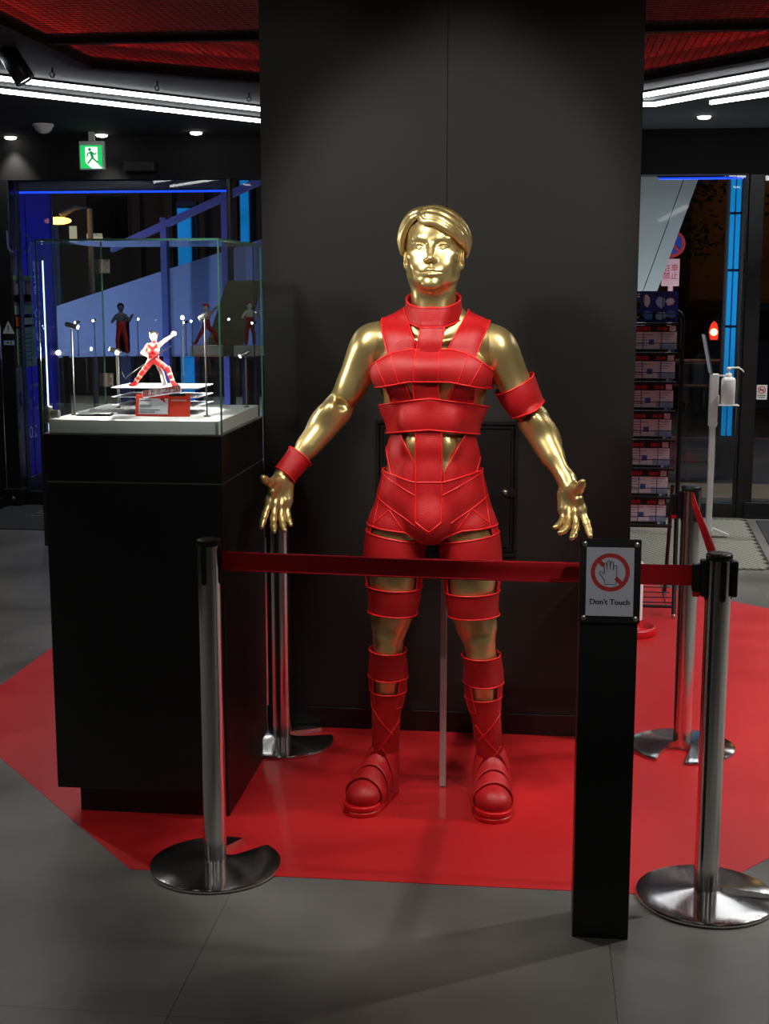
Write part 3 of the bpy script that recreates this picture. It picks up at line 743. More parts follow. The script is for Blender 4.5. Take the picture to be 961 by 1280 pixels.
# head, in its own frame (centimetres; origin at eye level in the middle of the head), tipped back on the neck
HEAD_O = Vector((0.003, -0.012, 1.694)); HEAD_R = Euler((math.radians(-9), 0, math.radians(-2))).to_matrix(); HS = 0.01; HWX = 1.08
def both(fn): return [fn(-1), fn(1)]
def H(): 
    P = [EL((0, 1.0, 3.4), (7.7, 9.5, 8.4), 2.0), EL((0, -1.2, -2.6), (7.1, 7.3, 8.4), 2.0),
         EL((0, -3.6, 4.4), (6.4, 5.0, 4.6), 2.0),
         EL((0, -2.8, -7.6), (5.9, 5.4, 4.4), 2.0),
         EL((0, -6.9, -10.9), (2.4, 1.8, 1.7), 2.2)]
    P += both(lambda s: EL((s * 5.4, -0.3, -7.0), (1.6, 2.4, 2.2), 2.0))
    P += both(lambda s: EL((s * 4.9, -5.3, -2.3), (2.0, 1.8, 1.5), 1.8))
    P += both(lambda s: EL((s * 3.3, -6.3, -5.2), (2.4, 1.6, 2.2), 1.8))
    P += both(lambda s: RC((s * 1.3, -7.95, 1.75), (s * 4.7, -7.0, 2.1), 0.50, 0.45, 1.3))
    P += both(lambda s: EL((s * 3.2, -8.9, -0.05), (1.85, 1.30, 1.05), 0.9, (0, s * -0.06, 0), True))
    P += both(lambda s: EL((s * 3.2, -6.70, -0.10), (1.55, 1.20, 1.10), 0.25))
    P += both(lambda s: RC((s * 1.65, -7.80, -0.30), (s * 2.7, -7.98, 0.42), 0.17, 0.24, 0.22))
    P += both(lambda s: RC((s * 2.7, -7.98, 0.42), (s * 3.8, -7.75, 0.45), 0.24, 0.24, 0.22))
    P += both(lambda s: RC((s * 3.8, -7.75, 0.45), (s * 4.9, -6.95, 0.10), 0.24, 0.16, 0.22))
    P += both(lambda s: RC((s * 1.8, -7.75, -0.45), (s * 3.1, -7.85, -0.92), 0.12, 0.15, 0.25))
    P += both(lambda s: RC((s * 3.1, -7.85, -0.92), (s * 4.6, -7.05, -0.30), 0.15, 0.12, 0.25))
    P += both(lambda s: EL((s * 3.25, -7.98, -0.12), (0.40, 0.22, 0.40), 0.12, None, True))
    P += both(lambda s: RC((s * 1.4, -8.18, 1.95), (s * 3.4, -8.02, 2.45), 0.16, 0.20, 0.4))      # eyebrows
    P += both(lambda s: RC((s * 3.4, -8.02, 2.45), (s * 5.1, -6.85, 2.25), 0.20, 0.10, 0.4))
    P += [RC((0, -8.0, 1.2), (0, -10.0, -3.8), 0.55, 0.75, 1.1), EL((0, -10.0, -4.2), (0.85, 0.95, 0.82), 0.8)]
    P += both(lambda s: EL((s * 1.02, -8.9, -4.45), (0.70, 1.05, 0.66), 0.7))
    P += both(lambda s: EL((s * 0.60, -9.45, -5.12), (0.40, 0.60, 0.36), 0.25, None, True))
    P += [EL((0, -7.25, -7.4), (3.1, 1.40, 1.7), 1.2)]
    P += both(lambda s: RC((s * 2.7, -7.65, -7.75), (s * 0.55, -8.85, -7.15), 0.32, 0.56, 0.5))
    P += both(lambda s: RC((s * 2.5, -7.60, -7.95), (s * 0.3, -8.75, -8.50), 0.32, 0.58, 0.7))
    P += both(lambda s: RC((s * 2.9, -8.1, -7.80), (s * 0.0, -9.50, -7.75), 0.14, 0.17, 0.35, True))
    P += [EL((0, -9.2, -6.0), (0.28, 0.6, 0.7), 0.4, None, True)]
    P += both(lambda s: EL((s * 7.45, 1.0, -2.7), (0.80, 1.9, 3.2), 0.5, (0.15, 0, s * 0.50)))
    P += both(lambda s: EL((s * 8.25, 0.30, -2.4), (0.60, 1.05, 1.9), 0.35, (0.15, 0, s * 0.45), True))
    P += both(lambda s: EL((s * 7.2, 0.1, -5.0), (0.6, 0.8, 0.9), 0.4))
    return P
def scale_prims(P):
    out = []
    for kind, D, k, sub in P:
        if kind == 'rc': a, b, ra, rb = D; out.append((kind, ((a[0] * HS * HWX, a[1] * HS, a[2] * HS), (b[0] * HS * HWX, b[1] * HS, b[2] * HS), ra * HS, rb * HS), k * HS, sub))
        else: c, r, rot = D; out.append((kind, ((c[0] * HS * HWX, c[1] * HS, c[2] * HS), (r[0] * HS * HWX, r[1] * HS, r[2] * HS), rot), k * HS, sub))
    return out
def to_head(p): return tuple(HEAD_R.transposed() @ (Vector(p) - HEAD_O))
def head_prims():
    nk = [RC(to_head(D[0]), to_head(D[1]), D[2], D[3], k) for _, D, k, _ in NECK]
    return scale_prims(H()[:7]) + nk + scale_prims(H()[7:])
def lock(pts, rs, k=0.35):
    """one lock of hair: a tapering chain along a smoothed curve"""
    P = [np.array(p, float) for p in pts]; n = len(P); out = []; Q = []
    for i in range(n - 1):
        p0 = P[max(i - 1, 0)]; p1 = P[i]; p2 = P[i + 1]; p3 = P[min(i + 2, n - 1)]
        for q in range(4):
            t = q / 4
            c = 0.5 * (2 * p1 + (p2 - p0) * t + (2 * p0 - 5 * p1 + 4 * p2 - p3) * t * t + (3 * p1 - p0 - 3 * p2 + p3) * t ** 3)
            Q.append((c, rs[i] + (rs[i + 1] - rs[i]) * t))
    Q.append((P[-1], rs[-1]))
    for (a, ra), (b, rb) in zip(Q, Q[1:]): out.append(RC(tuple(a), tuple(b), ra, rb, k))
    return out
def hair_locks():
    L = []
    # fringe sweeping from the parting over to the viewer's right
    L.append(lock([(-3.2, -8.6, 6.9), (-1.4, -9.6, 6.6), (1.2, -9.8, 6.0), (3.8, -8.9, 4.6), (6.0, -7.0, 3.0), (7.4, -4.4, 1.2)], [0.5, 0.95, 1.15, 1.15, 0.9, 0.4]))
    L.append(lock([(-3.4, -7.8, 8.0), (-1.0, -9.2, 8.0), (2.0, -9.2, 7.2), (5.0, -7.8, 5.4), (7.4, -5.2, 3.2), (8.4, -2.4, 0.6)], [0.8, 1.3, 1.4, 1.4, 1.2, 0.5]))
    L.append(lock([(-3.2, -6.6, 9.4), (0.2, -7.9, 9.4), (3.6, -7.2, 8.2), (6.6, -5.0, 6.0), (8.4, -2.4, 3.2), (8.8, 0.0, 0.0)], [1.0, 1.5, 1.6, 1.5, 1.3, 0.5]))
    L.append(lock([(-3.0, -4.6, 10.6), (1.0, -5.6, 10.6), (4.6, -4.6, 9.2), (7.4, -2.4, 6.6), (8.9, 0.2, 3.2), (8.9, 2.0, -0.6)], [1.2, 1.5, 1.6, 1.5, 1.2, 0.5]))
    L.append(lock([(-2.6, -2.2, 11.2), (1.2, -2.6, 11.2), (4.8, -1.4, 9.8), (7.6, 0.6, 7.0), (9.0, 2.6, 3.0), (8.4, 4.6, -1.0)], [1.2, 1.4, 1.5, 1.4, 1.2, 0.5]))
    L.append(lock([(-1.6, 1.4, 11.4), (2.4, 1.6, 11.2), (5.8, 3.0, 9.0), (8.0, 4.6, 5.4), (8.4, 6.4, 0.6)], [1.3, 1.4, 1.4, 1.3, 0.6]))
    # curl at the parting
    L.append(lock([(-3.6, -7.8, 8.6), (-2.8, -9.2, 7.6), (-1.8, -9.9, 6.2), (-0.6, -9.9, 5.5)], [0.7, 0.9, 0.75, 0.35], 0.25))
    # swept to the viewer's left
    L.append(lock([(-3.4, -7.4, 8.8), (-5.4, -7.2, 7.8), (-7.2, -5.4, 5.6), (-8.4, -3.2, 2.8), (-8.7, -1.2, -0.4)], [0.9, 1.1, 1.15, 1.05, 0.5]))
    L.append(lock([(-3.4, -5.6, 10.2), (-5.8, -5.2, 9.0), (-7.8, -3.2, 6.4), (-9.0, -0.8, 3.0), (-8.8, 1.0, -0.8)], [1.1, 1.3, 1.35, 1.2, 0.6]))
    L.append(lock([(-3.0, -2.6, 11.2), (-5.8, -2.2, 10.0), (-8.0, 0.0, 7.0), (-9.0, 2.2, 3.0), (-8.4, 4.0, -1.0)], [1.2, 1.4, 1.4, 1.2, 0.6]))
    L.append(lock([(-2.0, 1.0, 11.5), (-5.2, 1.6, 10.0), (-7.8, 3.8, 6.6), (-8.4, 6.0, 1.4)], [1.3, 1.4, 1.4, 0.7]))
    L.append(lock([(0, 4.0, 11.4), (0.4, 7.6, 9.6), (0.6, 10.2, 6.0), (0.4, 11.0, 1.0), (0.2, 9.6, -4.0)], [1.4, 1.6, 1.6, 1.4, 0.7]))
    L.append(lock([(-2.4, 4.0, 11.0), (-4.2, 7.4, 8.6), (-5.2, 9.4, 4.6), (-5.0, 9.4, -1.0)], [1.4, 1.6, 1.6, 0.9]))
    L.append(lock([(2.8, 4.0, 11.0), (4.6, 7.2, 8.6), (5.4, 9.2, 4.6), (5.2, 9.2, -1.0)], [1.4, 1.6, 1.6, 0.9]))
    return L
def build_head(parent):
    global PM
    PM = 0.02
    lo = (-0.108, -0.125, -0.225); hi = (0.108, 0.135, 0.125)
    f = add(Field(lo, hi, 0.0017), head_prims())
    V, Q = nets(f.d, lo, 0.0017)
    V = np.array(V) @ np.array(HEAD_R.transposed()) + np.array(HEAD_O)
    keep = V[Q].mean(1)[:, 2] > 1.512
    head = (V, Q[keep])
    lo = (-0.122, -0.125, -0.07); hi = (0.122, 0.135, 0.145)
    f = Field(lo, hi, 0.0018)
    add(f, scale_prims([EL((0, 2.6, 3.6), (8.9, 9.2, 8.4), 1.0)]))
    for L in hair_locks():
        chain = scale_prims(L)
        a = [1e9] * 3; b = [-1e9] * 3
        for p in chain:
            u, v = prim_box(p); a = [min(x, y) for x, y in zip(a, u)]; b = [max(x, y) for x, y in zip(b, v)]
        sl = f.sl(a, b); g = f.grid(sl); v = None
        for p in chain:
            e = prim_eval(p, *g); v = e if v is None else np.minimum(v, e)
        X, Y, Z = g      # fine comb grooves along each lock
        f.d[sl] = smin(f.d[sl], v, 0.0032)
    V2, Q2 = nets(f.d, lo, 0.0018)
    V2 = relax(V2, Q2, 1, 0.3)
    V2 = np.array(V2) @ np.array(HEAD_R.transposed()) + np.array(HEAD_O)
    hair = mesh_obj('hair', V2, Q2, 'gold', parent)
    PM = None
    return head
def build_body(parent):
    pieces = []
    lo = (-0.46, -0.22, 0.05); hi = (0.46, 0.20, 1.62); h = 0.0045
    f = add(Field(lo, hi, h), TORSO + NECK + ARM_L + ARM_R + PALM_L + PALM_R)
    legs = [add(Field(lo, hi, h), L) for L in (LEG_L, LEG_R)]
    f.d = smin(f.d, np.minimum(legs[0].d, legs[1].d), 0.02)
    V, Q = nets(f.d, lo, h); V = relax(V, Q, 1, 0.4)
    c = V[Q].mean(1); k = c[:, 2] < 1.528
    for Wr, E in ((WR_L, EL_L), (WR_R, EL_R)):
        d = np.array(Wr) - np.array(E); d /= np.linalg.norm(d)
        near = np.linalg.norm(c - np.array(Wr), axis=1) < 0.28
        k &= ~(near & (((c - np.array(Wr)) @ d) > -0.028) & (np.abs(c[:, 0]) > 0.25))
    pieces.append((V, Q[k]))
    for Wr, E, A, palm, fing in ((WR_L, EL_L, ARM_L, PALM_L, FING_L), (WR_R, EL_R, ARM_R, PALM_R, FING_R)):
        lo = (Wr[0] - 0.10, Wr[1] - 0.17, Wr[2] - 0.215); hi = (Wr[0] + 0.11, Wr[1] + 0.07, Wr[2] + 0.09)
        g = add(Field(lo, hi, 0.0016), A + palm); add_hand(g, fing)
        V, Q = nets(g.d, lo, 0.0016); c = V[Q].mean(1)
        d = np.array(Wr) - np.array(E); d /= np.linalg.norm(d)
        pieces.append((V, Q[((c - np.array(Wr)) @ d) > -0.030]))
    pieces.append(build_head(parent))
    o = 0; VV = []; QQ = []
    for V, Q in pieces: VV.append(V); QQ.append(Q + o); o += len(V)
    return mesh_obj('body', np.concatenate(VV), np.concatenate(QQ), 'gold', parent)

# ---- costume: shells wrapped on the body surface, cut by regions, with piping along the cut edges
def shell(name, parent, prims, lo, hi, region, offs=0.005, th=0.005, h=0.0028, piping=0.0026, seams=(), material='red', base_k=0.0, extra=None, pipe_mask=None, taut=0.0):
    f = add(Field(lo, hi, h), prims[0])
    for more in prims[1:]:
        g = add(Field(lo, hi, h), more); f.d = smin(f.d, g.d, 0.02)
    F = f.d; X, Y, Z = f.grid(f.full())
    reg = np.broadcast_to(region(X, Y, Z), F.shape).astype(np.float32)
    d = smax(np.abs(F - offs) - th / 2, reg, 0.002)
    V, Q = nets(d, lo, h); V = relax(V, Q, 1, 0.35)
    o = mesh_obj(name, V, Q, material, parent)
    if piping:
        hp = min(h, 0.0019)
        f2 = Field(lo, hi, hp) if hp != h else f
        if hp != h:
            add(f2, prims[0])
            for more in prims[1:]:
                g = add(Field(lo, hi, hp), more); f2.d = smin(f2.d, g.d, 0.02)
        F2 = f2.d; X, Y, Z = f2.grid(f2.full())
        r2 = np.broadcast_to(region(X, Y, Z), F2.shape)
        o2 = offs + th / 2
        p = np.sqrt((F2 - o2) ** 2 + r2 ** 2) - piping
        for sm in seams:
            q = np.sqrt((F2 - o2) ** 2 + np.broadcast_to(sm(X, Y, Z), F2.shape) ** 2) - piping * 0.8
            p = np.minimum(p, np.maximum(q, r2))
        if pipe_mask is not None: p = np.maximum(p, np.broadcast_to(pipe_mask(X, Y, Z), p.shape))
        V, Q = nets(p, lo, hp)
        if len(Q):
            V = relax(V, Q, 1, 0.4)
            mesh_obj('piping', V, Q, 'piping', o)['kind'] = 'stuff'
    return o
def poly_sd(pts):
    P = [(p[0], p[2]) for p in pts]
    def fn(X, Y, Z):
        X, Z = np.broadcast_arrays(X[:, :1, :], Z[:, :1, :]) if X.ndim == 3 else (X, Z)
        d = np.full(X.shape, 1e9); s = np.ones(X.shape)
        n = len(P)
        for i in range(n):
            ax, az = P[i]; bx, bz = P[i - 1]
            ex, ez = bx - ax, bz - az; wx, wz = X - ax, Z - az
            t = np.clip((wx * ex + wz * ez) / (ex * ex + ez * ez), 0, 1)
            d = np.minimum(d, (wx - ex * t) ** 2 + (wz - ez * t) ** 2)
            c1 = Z >= az; c2 = Z < bz; c3 = ex * wz > ez * wx
            s = np.where((c1 & c2 & c3) | (~c1 & ~c2 & ~c3), -s, s)
        return s * np.sqrt(d)
    return fn
def line_sd(a, b):
    def fn(X, Y, Z):
        ax, az, bx, bz = a[0], a[2], b[0], b[2]
        ex, ez = bx - ax, bz - az; wx, wz = X - ax, Z - az
        t = np.clip((wx * ex + wz * ez) / (ex * ex + ez * ez), 0, 1)
        return np.sqrt((wx - ex * t) ** 2 + (wz - ez * t) ** 2) + np.where(Y > 0.02, 1.0, 0.0)
    return fn
def slab(z0, z1, sx=0.0, sy=0.0, x0=0.0, xlo=None, xhi=None):
    """between two heights; sx / sy tilt the cut with x and y"""
    def fn(X, Y, Z):
        c = 1 / math.sqrt(1 + sx * sx + sy * sy)
        zz = Z - sx * (X - x0) - sy * Y
        d = np.maximum(z0 - zz, zz - z1) * c
        if xlo is not None: d = np.maximum(d, (xlo - X) * 1.0)
        if xhi is not None: d = np.maximum(d, (X - xhi) * 1.0)
        return d
    return fn
def axis_slab(a, b, r):
    """cut across a limb between the points a and b"""
    A = np.array(a); D = np.array(b) - A; L = np.linalg.norm(D); D /= L
    def fn(X, Y, Z):
        t = (X - A[0]) * D[0] + (Y - A[1]) * D[1] + (Z - A[2]) * D[2]
        q = np.sqrt((X - A[0] - t * D[0]) ** 2 + (Y - A[1] - t * D[1]) ** 2 + (Z - A[2] - t * D[2]) ** 2)
        return np.maximum(np.maximum(-t, t - L), q - r)
    return fn
# ================================================================== STANCHIONS AND BELTS
ST_H = 0.925
def base_mesh(slot, r=0.182, w0=0.030, w1=0.052):
    """spun disc with a stacking slot cut into it"""
    m = MB(); m.lathe([(0.0001, 0.030), (0.034, 0.028), (0.06, 0.0245), (0.10, 0.0205), (0.14, 0.0175), (0.172, 0.0150), (0.180, 0.0125), (r, 0.009), (r, 0.004), (0.180, 0.002), (0.0001, 0.002)], n=96)
    o = m.build('base_plate', 'steel')
    pts = [(0.055 + w0 * 0.9 * math.cos(a), w0 * math.sin(a)) for a in [math.radians(90 + 180 * k / 12) for k in range(13)]] + [(0.25, -w1), (0.25, w1)]
    c = MB(); c.prism(pts, -0.05, 0.1); co = c.build('cutter', 'steel')
    co.rotation_euler = (0, 0, slot)
    md = o.modifiers.new('cut', 'BOOLEAN'); md.object = co; md.operation = 'DIFFERENCE'; md.solver = 'EXACT'
    dg = bpy.context.evaluated_depsgraph_get(); dg.update()
    me = bpy.data.meshes.new_from_object(o.evaluated_get(dg)); me.name = 'base_plate'
    for ob in (o, co): bpy.data.objects.remove(ob)
    b = bmesh.new(); b.from_mesh(me)
    bmesh.ops.remove_doubles(b, verts=b.verts, dist=1e-5)
    for f in b.faces: f.smooth = True
    for e in b.edges:
        if len(e.link_faces) == 2 and e.calc_face_angle(0) > math.radians(30): e.smooth = False
    b.to_mesh(me); b.free()
    o = bpy.data.objects.new('base_plate', me); COL.objects.link(o); return o
def stanchion(x, y, slot, head_rz, label, clip=None, w=(0.030, 0.052)):
    t = thing('stanchion', label, 'stanchion', (x, y, 0), 0, 'steel belt stanchions round the mannequin')
    base_mesh(slot, 0.182, *w).parent = t
    m = MB(); m.lathe([(0.0318, 0.022), (0.0318, ST_H - 0.012)], n=40, cap=False); m.build('pole', 'tube', t)
    m = MB(); m.lathe([(0.0322, -0.016), (0.0335, -0.013), (0.0335, -0.004), (0.031, 0.0), (0.024, 0.0015), (0.0001, 0.002)], (0, 0, ST_H), 40); m.build('top_cap', 'blackplastic', t)
    for k in range(4):
        M = Matrix.Rotation(head_rz + k * math.pi / 2, 4, 'Z')
        n = 6; pr = [(0.0095 * math.sin(a), -0.0) for a in (0,)]
        b = MB()
        arc = [(0.0075 * math.cos(a), 0.0075 * math.sin(a)) for a in [math.pi * q / 8 for q in range(9)]]
        top = ST_H - 0.022; bot = ST_H - 0.112
        poly = [(p[0], top + p[1]) for p in arc] + [(-p[0], bot - p[1]) for p in arc]
        b.prism(poly, -0.0345, -0.029, 'y', 0, M)
        o = b.build('belt_slot', 'blackplastic', t)
        b = MB(); b.box((-0.0045, -0.0352, top - 0.012), (0.0045, -0.0344, top - 0.002), 0, 0, M); b.box((-0.003, -0.0352, bot + 0.002), (0.003, -0.0344, bot + 0.006), 0, 0, M); tag(b.build('slot_catch', 'blackmetal', o), kind='stuff')
    if clip is not None:
        for a, red in clip:
            M = Matrix.Rotation(a, 4, 'Z'); z0 = ST_H - 0.100
            b = MB(); b.box((-0.018, -0.046, z0 - 0.01), (0.018, -0.030, ST_H - 0.018), 0.003, 0, M); o = b.build('belt_receiver', 'blackplastic', t)
            if red is None: continue
            b = MB(); b.box((-0.014, -0.066, z0), (0.014, -0.045, ST_H - 0.028), 0.004, 0, M); cpl = b.build('belt_clip', 'blackplastic', t)
            if red:
                b = MB(); b.box((-0.012, -0.064, z0 - 0.012), (0.012, -0.046, z0 + 0.001), 0.002, 0, M); b.build('release_button', 'redplastic', cpl)
    return t
D = math.radians
stanchion(-0.870, 3.491, D(62), D(-12), 'front left steel stanchion beside the glass display case')
stanchion(0.459, 3.446, D(-6), D(14), 'front right steel stanchion beside the don\'t touch post', [(D(-90), True), (D(90), None)], (0.021, 0.025))
stanchion(-0.880, 4.538, D(35), D(0), 'back left steel stanchion between display case and black column')
stanchion(0.516, 4.637, D(-108), D(24), 'back right steel stanchion in front of the leaflet rack', [(D(-90), True)], (0.042, 0.052))
def belt(name_label, a, b, z0, z1, sag=0.004, col='belt', loc_name='barrier_belt'):
    A, B = Vector(a), Vector(b); d = B - A; L = d.length; rz = math.atan2(d.y, d.x)
    t = thing(loc_name, name_label, 'barrier belt', (A.x, A.y, 0), rz)
    m = MB(); n = 24; R = []
    for i in range(n + 1):
        s = i / n; dz = -sag * 4 * s * (1 - s); tw = 0.0015 * math.sin(7 * s)
        R.append([Vector((L * s, -0.001 + tw, z0 + dz)), Vector((L * s, 0.001 + tw, z0 + dz)), Vector((L * s, 0.001 - tw, z1 + dz)), Vector((L * s, -0.001 - tw, z1 + dz))])
    m.rings(R, 0, False); m.build('webbing', col, t)
    m = MB(); 
    for zz in (z0 + 0.003, z1 - 0.003):
        m.tube([(L * i / n, -0.0016, zz - sag * 4 * (i / n) * (1 - i / n)) for i in range(n + 1)], 0.0011, 5)
    tag(m.build('selvedge', col, t), kind='stuff')
    return t
belt('dark red belt stretched across the front of the mannequin', (-0.836, 3.492, 0), (0.394, 3.447, 0), 0.840, 0.893)
belt('red belt running back between the two right stanchions', (0.521, 4.604, 0), (0.464, 3.482, 0), 0.853, 0.903, 0.006)

# ================================================================== DON'T TOUCH POST
pt = thing('sign_post', 'square black post carrying the framed don\'t touch notice', 'sign post', (0.173, 3.25, 0))
m = MB(); m.box((-0.068, -0.066, 0.0), (0.068, 0.075, 0.955), 0.001); m.build('post', 'black', pt)
# the notice panel screwed to the post
M = Matrix.Translation((0, -0.074, 0.905)) @ Matrix.Rotation(D(-4), 4, 'X')
m = MB(); m.box((-0.071, -0.004, -0.099), (0.071, 0.006, 0.099), 0.0015, 0, M); sp = m.build('sign_panel', 'blackmetal', pt)
m = MB(); m.box((-0.056, -0.0050, -0.083), (0.055, -0.0042, 0.080), 0, 0, M); pa = m.build('paper', 'paper', sp)
for sx in (-0.0605, 0.0605):
    for sz in (-0.088, 0.088):
        m = MB(); q = M @ Matrix.Translation((sx, -0.004, sz)) @ Matrix.Rotation(D(90), 4, 'X')
        m.lathe([(0.0065, 0), (0.0065, 0.002), (0.0045, 0.0032), (0.0001, 0.0034)], n=16, M=q)
        m.box((-0.0045, -0.0006, 0.0033), (0.0045, 0.0006, 0.0042), 0, 0, q @ Matrix.Rotation(D(35), 4, 'Z'))
        m.build('screw', 'screw', sp)
yy = -0.0056
def ring2(mb, c, r0, r1, y0, y1, n=48, M=None):
    R = []
    for k in range(n):
        a = 2 * math.pi * k / n; cs, sn = math.cos(a), math.sin(a)
        R.append([M @ Vector((c[0] + r * cs, y, c[1] + r * sn)) for r, y in ((r0, y0), (r1, y0), (r1, y1), (r0, y1))])
    mb.rings(R, 0, False, False, True)
m = MB(); C0 = (0.000, 0.021)
ring2(m, C0, 0.0355, 0.0455, yy, -0.0051, M=M)
def rotbar(mb, c, a, r0, r1, w, y0, y1):
    d = Vector((math.cos(a), math.sin(a))); n = Vector((-d.y, d.x)); P = [Vector(c) + d * r0 + n * w, Vector(c) + d * r1 + n * w, Vector(c) + d * r1 - n * w, Vector(c) + d * r0 - n * w]
    mb.prism([(p.x, p.y) for p in P], y0, y1, 'y', 0, M)
rotbar(m, C0, D(135), 0.022, 0.037, 0.0050, yy, -0.0051); rotbar(m, C0, D(-45), 0.018, 0.037, 0.0050, yy, -0.0051)
m.build('prohibition_ring', 'signred', sp)['label'] = 'red prohibition ring with a broken slash'
hp = [(-0.0125, -0.0285), (-0.0135, -0.018), (-0.0245, -0.0035), (-0.0255, 0.0005), (-0.0215, 0.0022), (-0.0155, -0.0045), (-0.0135, -0.002), (-0.0150, 0.0195), (-0.0125, 0.0225), (-0.0092, 0.0205), (-0.0080, 0.0060), (-0.0078, 0.0255), (-0.0045, 0.0285), (-0.0012, 0.0255), (-0.0006, 0.0065), (0.0012, 0.0235), (0.0042, 0.0260), (0.0070, 0.0235), (0.0066, 0.0050), (0.0098, 0.0160), (0.0128, 0.0175), (0.0150, 0.0150), (0.0150, -0.010), (0.0140, -0.0285)]
m = MB(); m.tube([M @ Vector((C0[0] + x, -0.0056, C0[1] + z)) for x, z in hp], 0.0009, 6, closed=True); m.build('hand_outline', 'ink', sp)
text('lettering', "Don't Touch", 0.0182, 'ink', M @ Matrix.Translation((0, -0.0056, -0.050)) @ Matrix.Rotation(D(90), 4, 'X'), sp, 0.0003, 0.00055)

# ================================================================== GLASS DISPLAY CASE
CX0, CX1, CY0, CY1, CZ = -1.431, -0.902, 3.80, 4.385, 1.165
dc = thing('display_case', 'black display case topped by a glass box with a lit figurine', 'display case', ((CX0 + CX1) / 2, (CY0 + CY1) / 2, 0))
ox, oy = dc.location.x, dc.location.y
def LB(lo, hi, bev=0.0, mb=None, mi=0):
    mb = mb or MB(); return mb.box((lo[0] - ox, lo[1] - oy, lo[2]), (hi[0] - ox, hi[1] - oy, hi[2]), bev, mi)
LB((CX0 + 0.055, CY0 + 0.045, 0.0), (CX1 - 0.01, CY1 - 0.03, 0.095)).build('toe_kick', 'black', dc)
LB((CX0, CY0, 0.09), (CX1, CY1, 1.025), 0.0015).build('cabinet_body', 'black', dc)
LB((CX0, CY0, 1.029), (CX1, CY1, CZ), 0.0015).build('top_box', 'black', dc)
LB((CX0 + 0.002, CY0 + 0.002, 1.0245), (CX1 - 0.002, CY1 - 0.002, 1.0295)).build('shadow_gap', 'silverline', dc)
LB((CX0 - 0.002, CY0 - 0.002, CZ), (CX1 + 0.002, CY1 + 0.002, CZ + 0.004), 0.001).build('metal_rim', 'silverline', dc)
LB((CX0 + 0.012, CY0 + 0.014, CZ + 0.004), (CX1 - 0.012, CY1 - 0.012, CZ + 0.042), 0.001).build('deck', 'deck', dc)
GZ0, GZ1, gt = CZ + 0.004, 1.716, 0.006
LB((CX0, CY0, GZ0), (CX1, CY0 + gt, GZ1)).build('front_pane', 'caseglass', dc)
LB((CX0, CY1 - gt, GZ0), (CX1, CY1, GZ1)).build('back_pane', 'caseglass', dc)
LB((CX0, CY0 + gt + 0.001, GZ0), (CX0 + gt, CY1 - gt - 0.001, GZ1)).build('door_pane', 'caseglass', dc)
LB((CX1 - gt, CY0 + gt + 0.001, GZ0), (CX1, CY1 - gt - 0.001, GZ1)).build('side_pane', 'caseglass', dc)
LB((CX0, CY0, GZ1 + 0.0005), (CX1, CY1, GZ1 + 0.0065)).build('top_pane', 'caseglass', dc)
e = 0.0022
edges = [((CX0 - e, CY0 - e, GZ0), (CX0 + e, CY0 + e, GZ1)), ((CX1 - e, CY0 - e, GZ0), (CX1 + e, CY0 + e, GZ1)), ((CX0 - e, CY1 - e, GZ0), (CX0 + e, CY1 + e, GZ1)), ((CX1 - e, CY1 - e, GZ0), (CX1 + e, CY1 + e, GZ1)),
         ((CX0, CY0 - e, GZ1 + 0.001), (CX1, CY0 + e, GZ1 + 0.007)), ((CX0, CY1 - e, GZ1 + 0.001), (CX1, CY1 + e, GZ1 + 0.007)), ((CX0 - e, CY0, GZ1 + 0.001), (CX0 + e, CY1, GZ1 + 0.007)), ((CX1 - e, CY0, GZ1 + 0.001), (CX1 + e, CY1, GZ1 + 0.007))]
for lo, hi in edges: LB(lo, hi).build('glass_edge', 'glassedge', dc)
for zc in (1.655, 1.285):
    b = MB(); LB((CX0 + 0.002, CY1 - 0.030, zc - 0.022), (CX0 + 0.012, CY1 + 0.004, zc + 0.022), 0.002, b); LB((CX0 - 0.006, CY1 - 0.012, zc - 0.022), (CX0 + 0.030, CY1 - 0.002, zc + 0.022), 0.002, b)
    for dz in (-0.012, 0.012): b.lathe([(0.0001, .003), (.004, .003), (.005, 0)], n=10, M=Matrix.Translation((CX0 + 0.02 - ox, CY1 - 0.012 - oy, zc + dz)) @ Matrix.Rotation(D(90), 4, 'X'))
    b.build('hinge', 'screw', dc)
b = MB(); LB((CX0 - 0.004, CY0 + 0.020, 1.195), (CX0 + 0.014, CY0 + 0.050, 1.245), 0.004, b)
b.lathe([(0.012, 0), (0.012, 0.022), (0.010, 0.025), (0.0001, 0.025)], n=20, M=Matrix.Translation((CX0 + 0.012 - ox, CY0 + 0.04 - oy, 1.222)) @ Matrix.Rotation(D(90), 4, 'Y')); b.build('door_lock', 'screw', dc)
DZ = CZ + 0.042
# clear acrylic riser under the figurine
ar = thing('acrylic_riser', 'layered clear acrylic block under the figurine', 'riser', (-1.155, 4.10, DZ))
for k in range(3):
    m = MB(); m.box((-0.135, -0.10, 0.001 + k * 0.026), (0.135, 0.10, 0.0255 + k * 0.026), 0.001); m.build('acrylic_slab', 'acrylic', ar)
    if k: m = MB(); m.box((-0.134, -0.099, k * 0.026 - 0.0002), (0.134, 0.099, k * 0.026 + 0.0008)); m.build('joint_film', 'printwhite', ar)
m = MB(); m.box((-0.134, -0.099, 0.0795), (0.134, 0.099, 0.0815)); m.build('white_top', 'acrylic_top', ar)
RZ = DZ + 0.0815
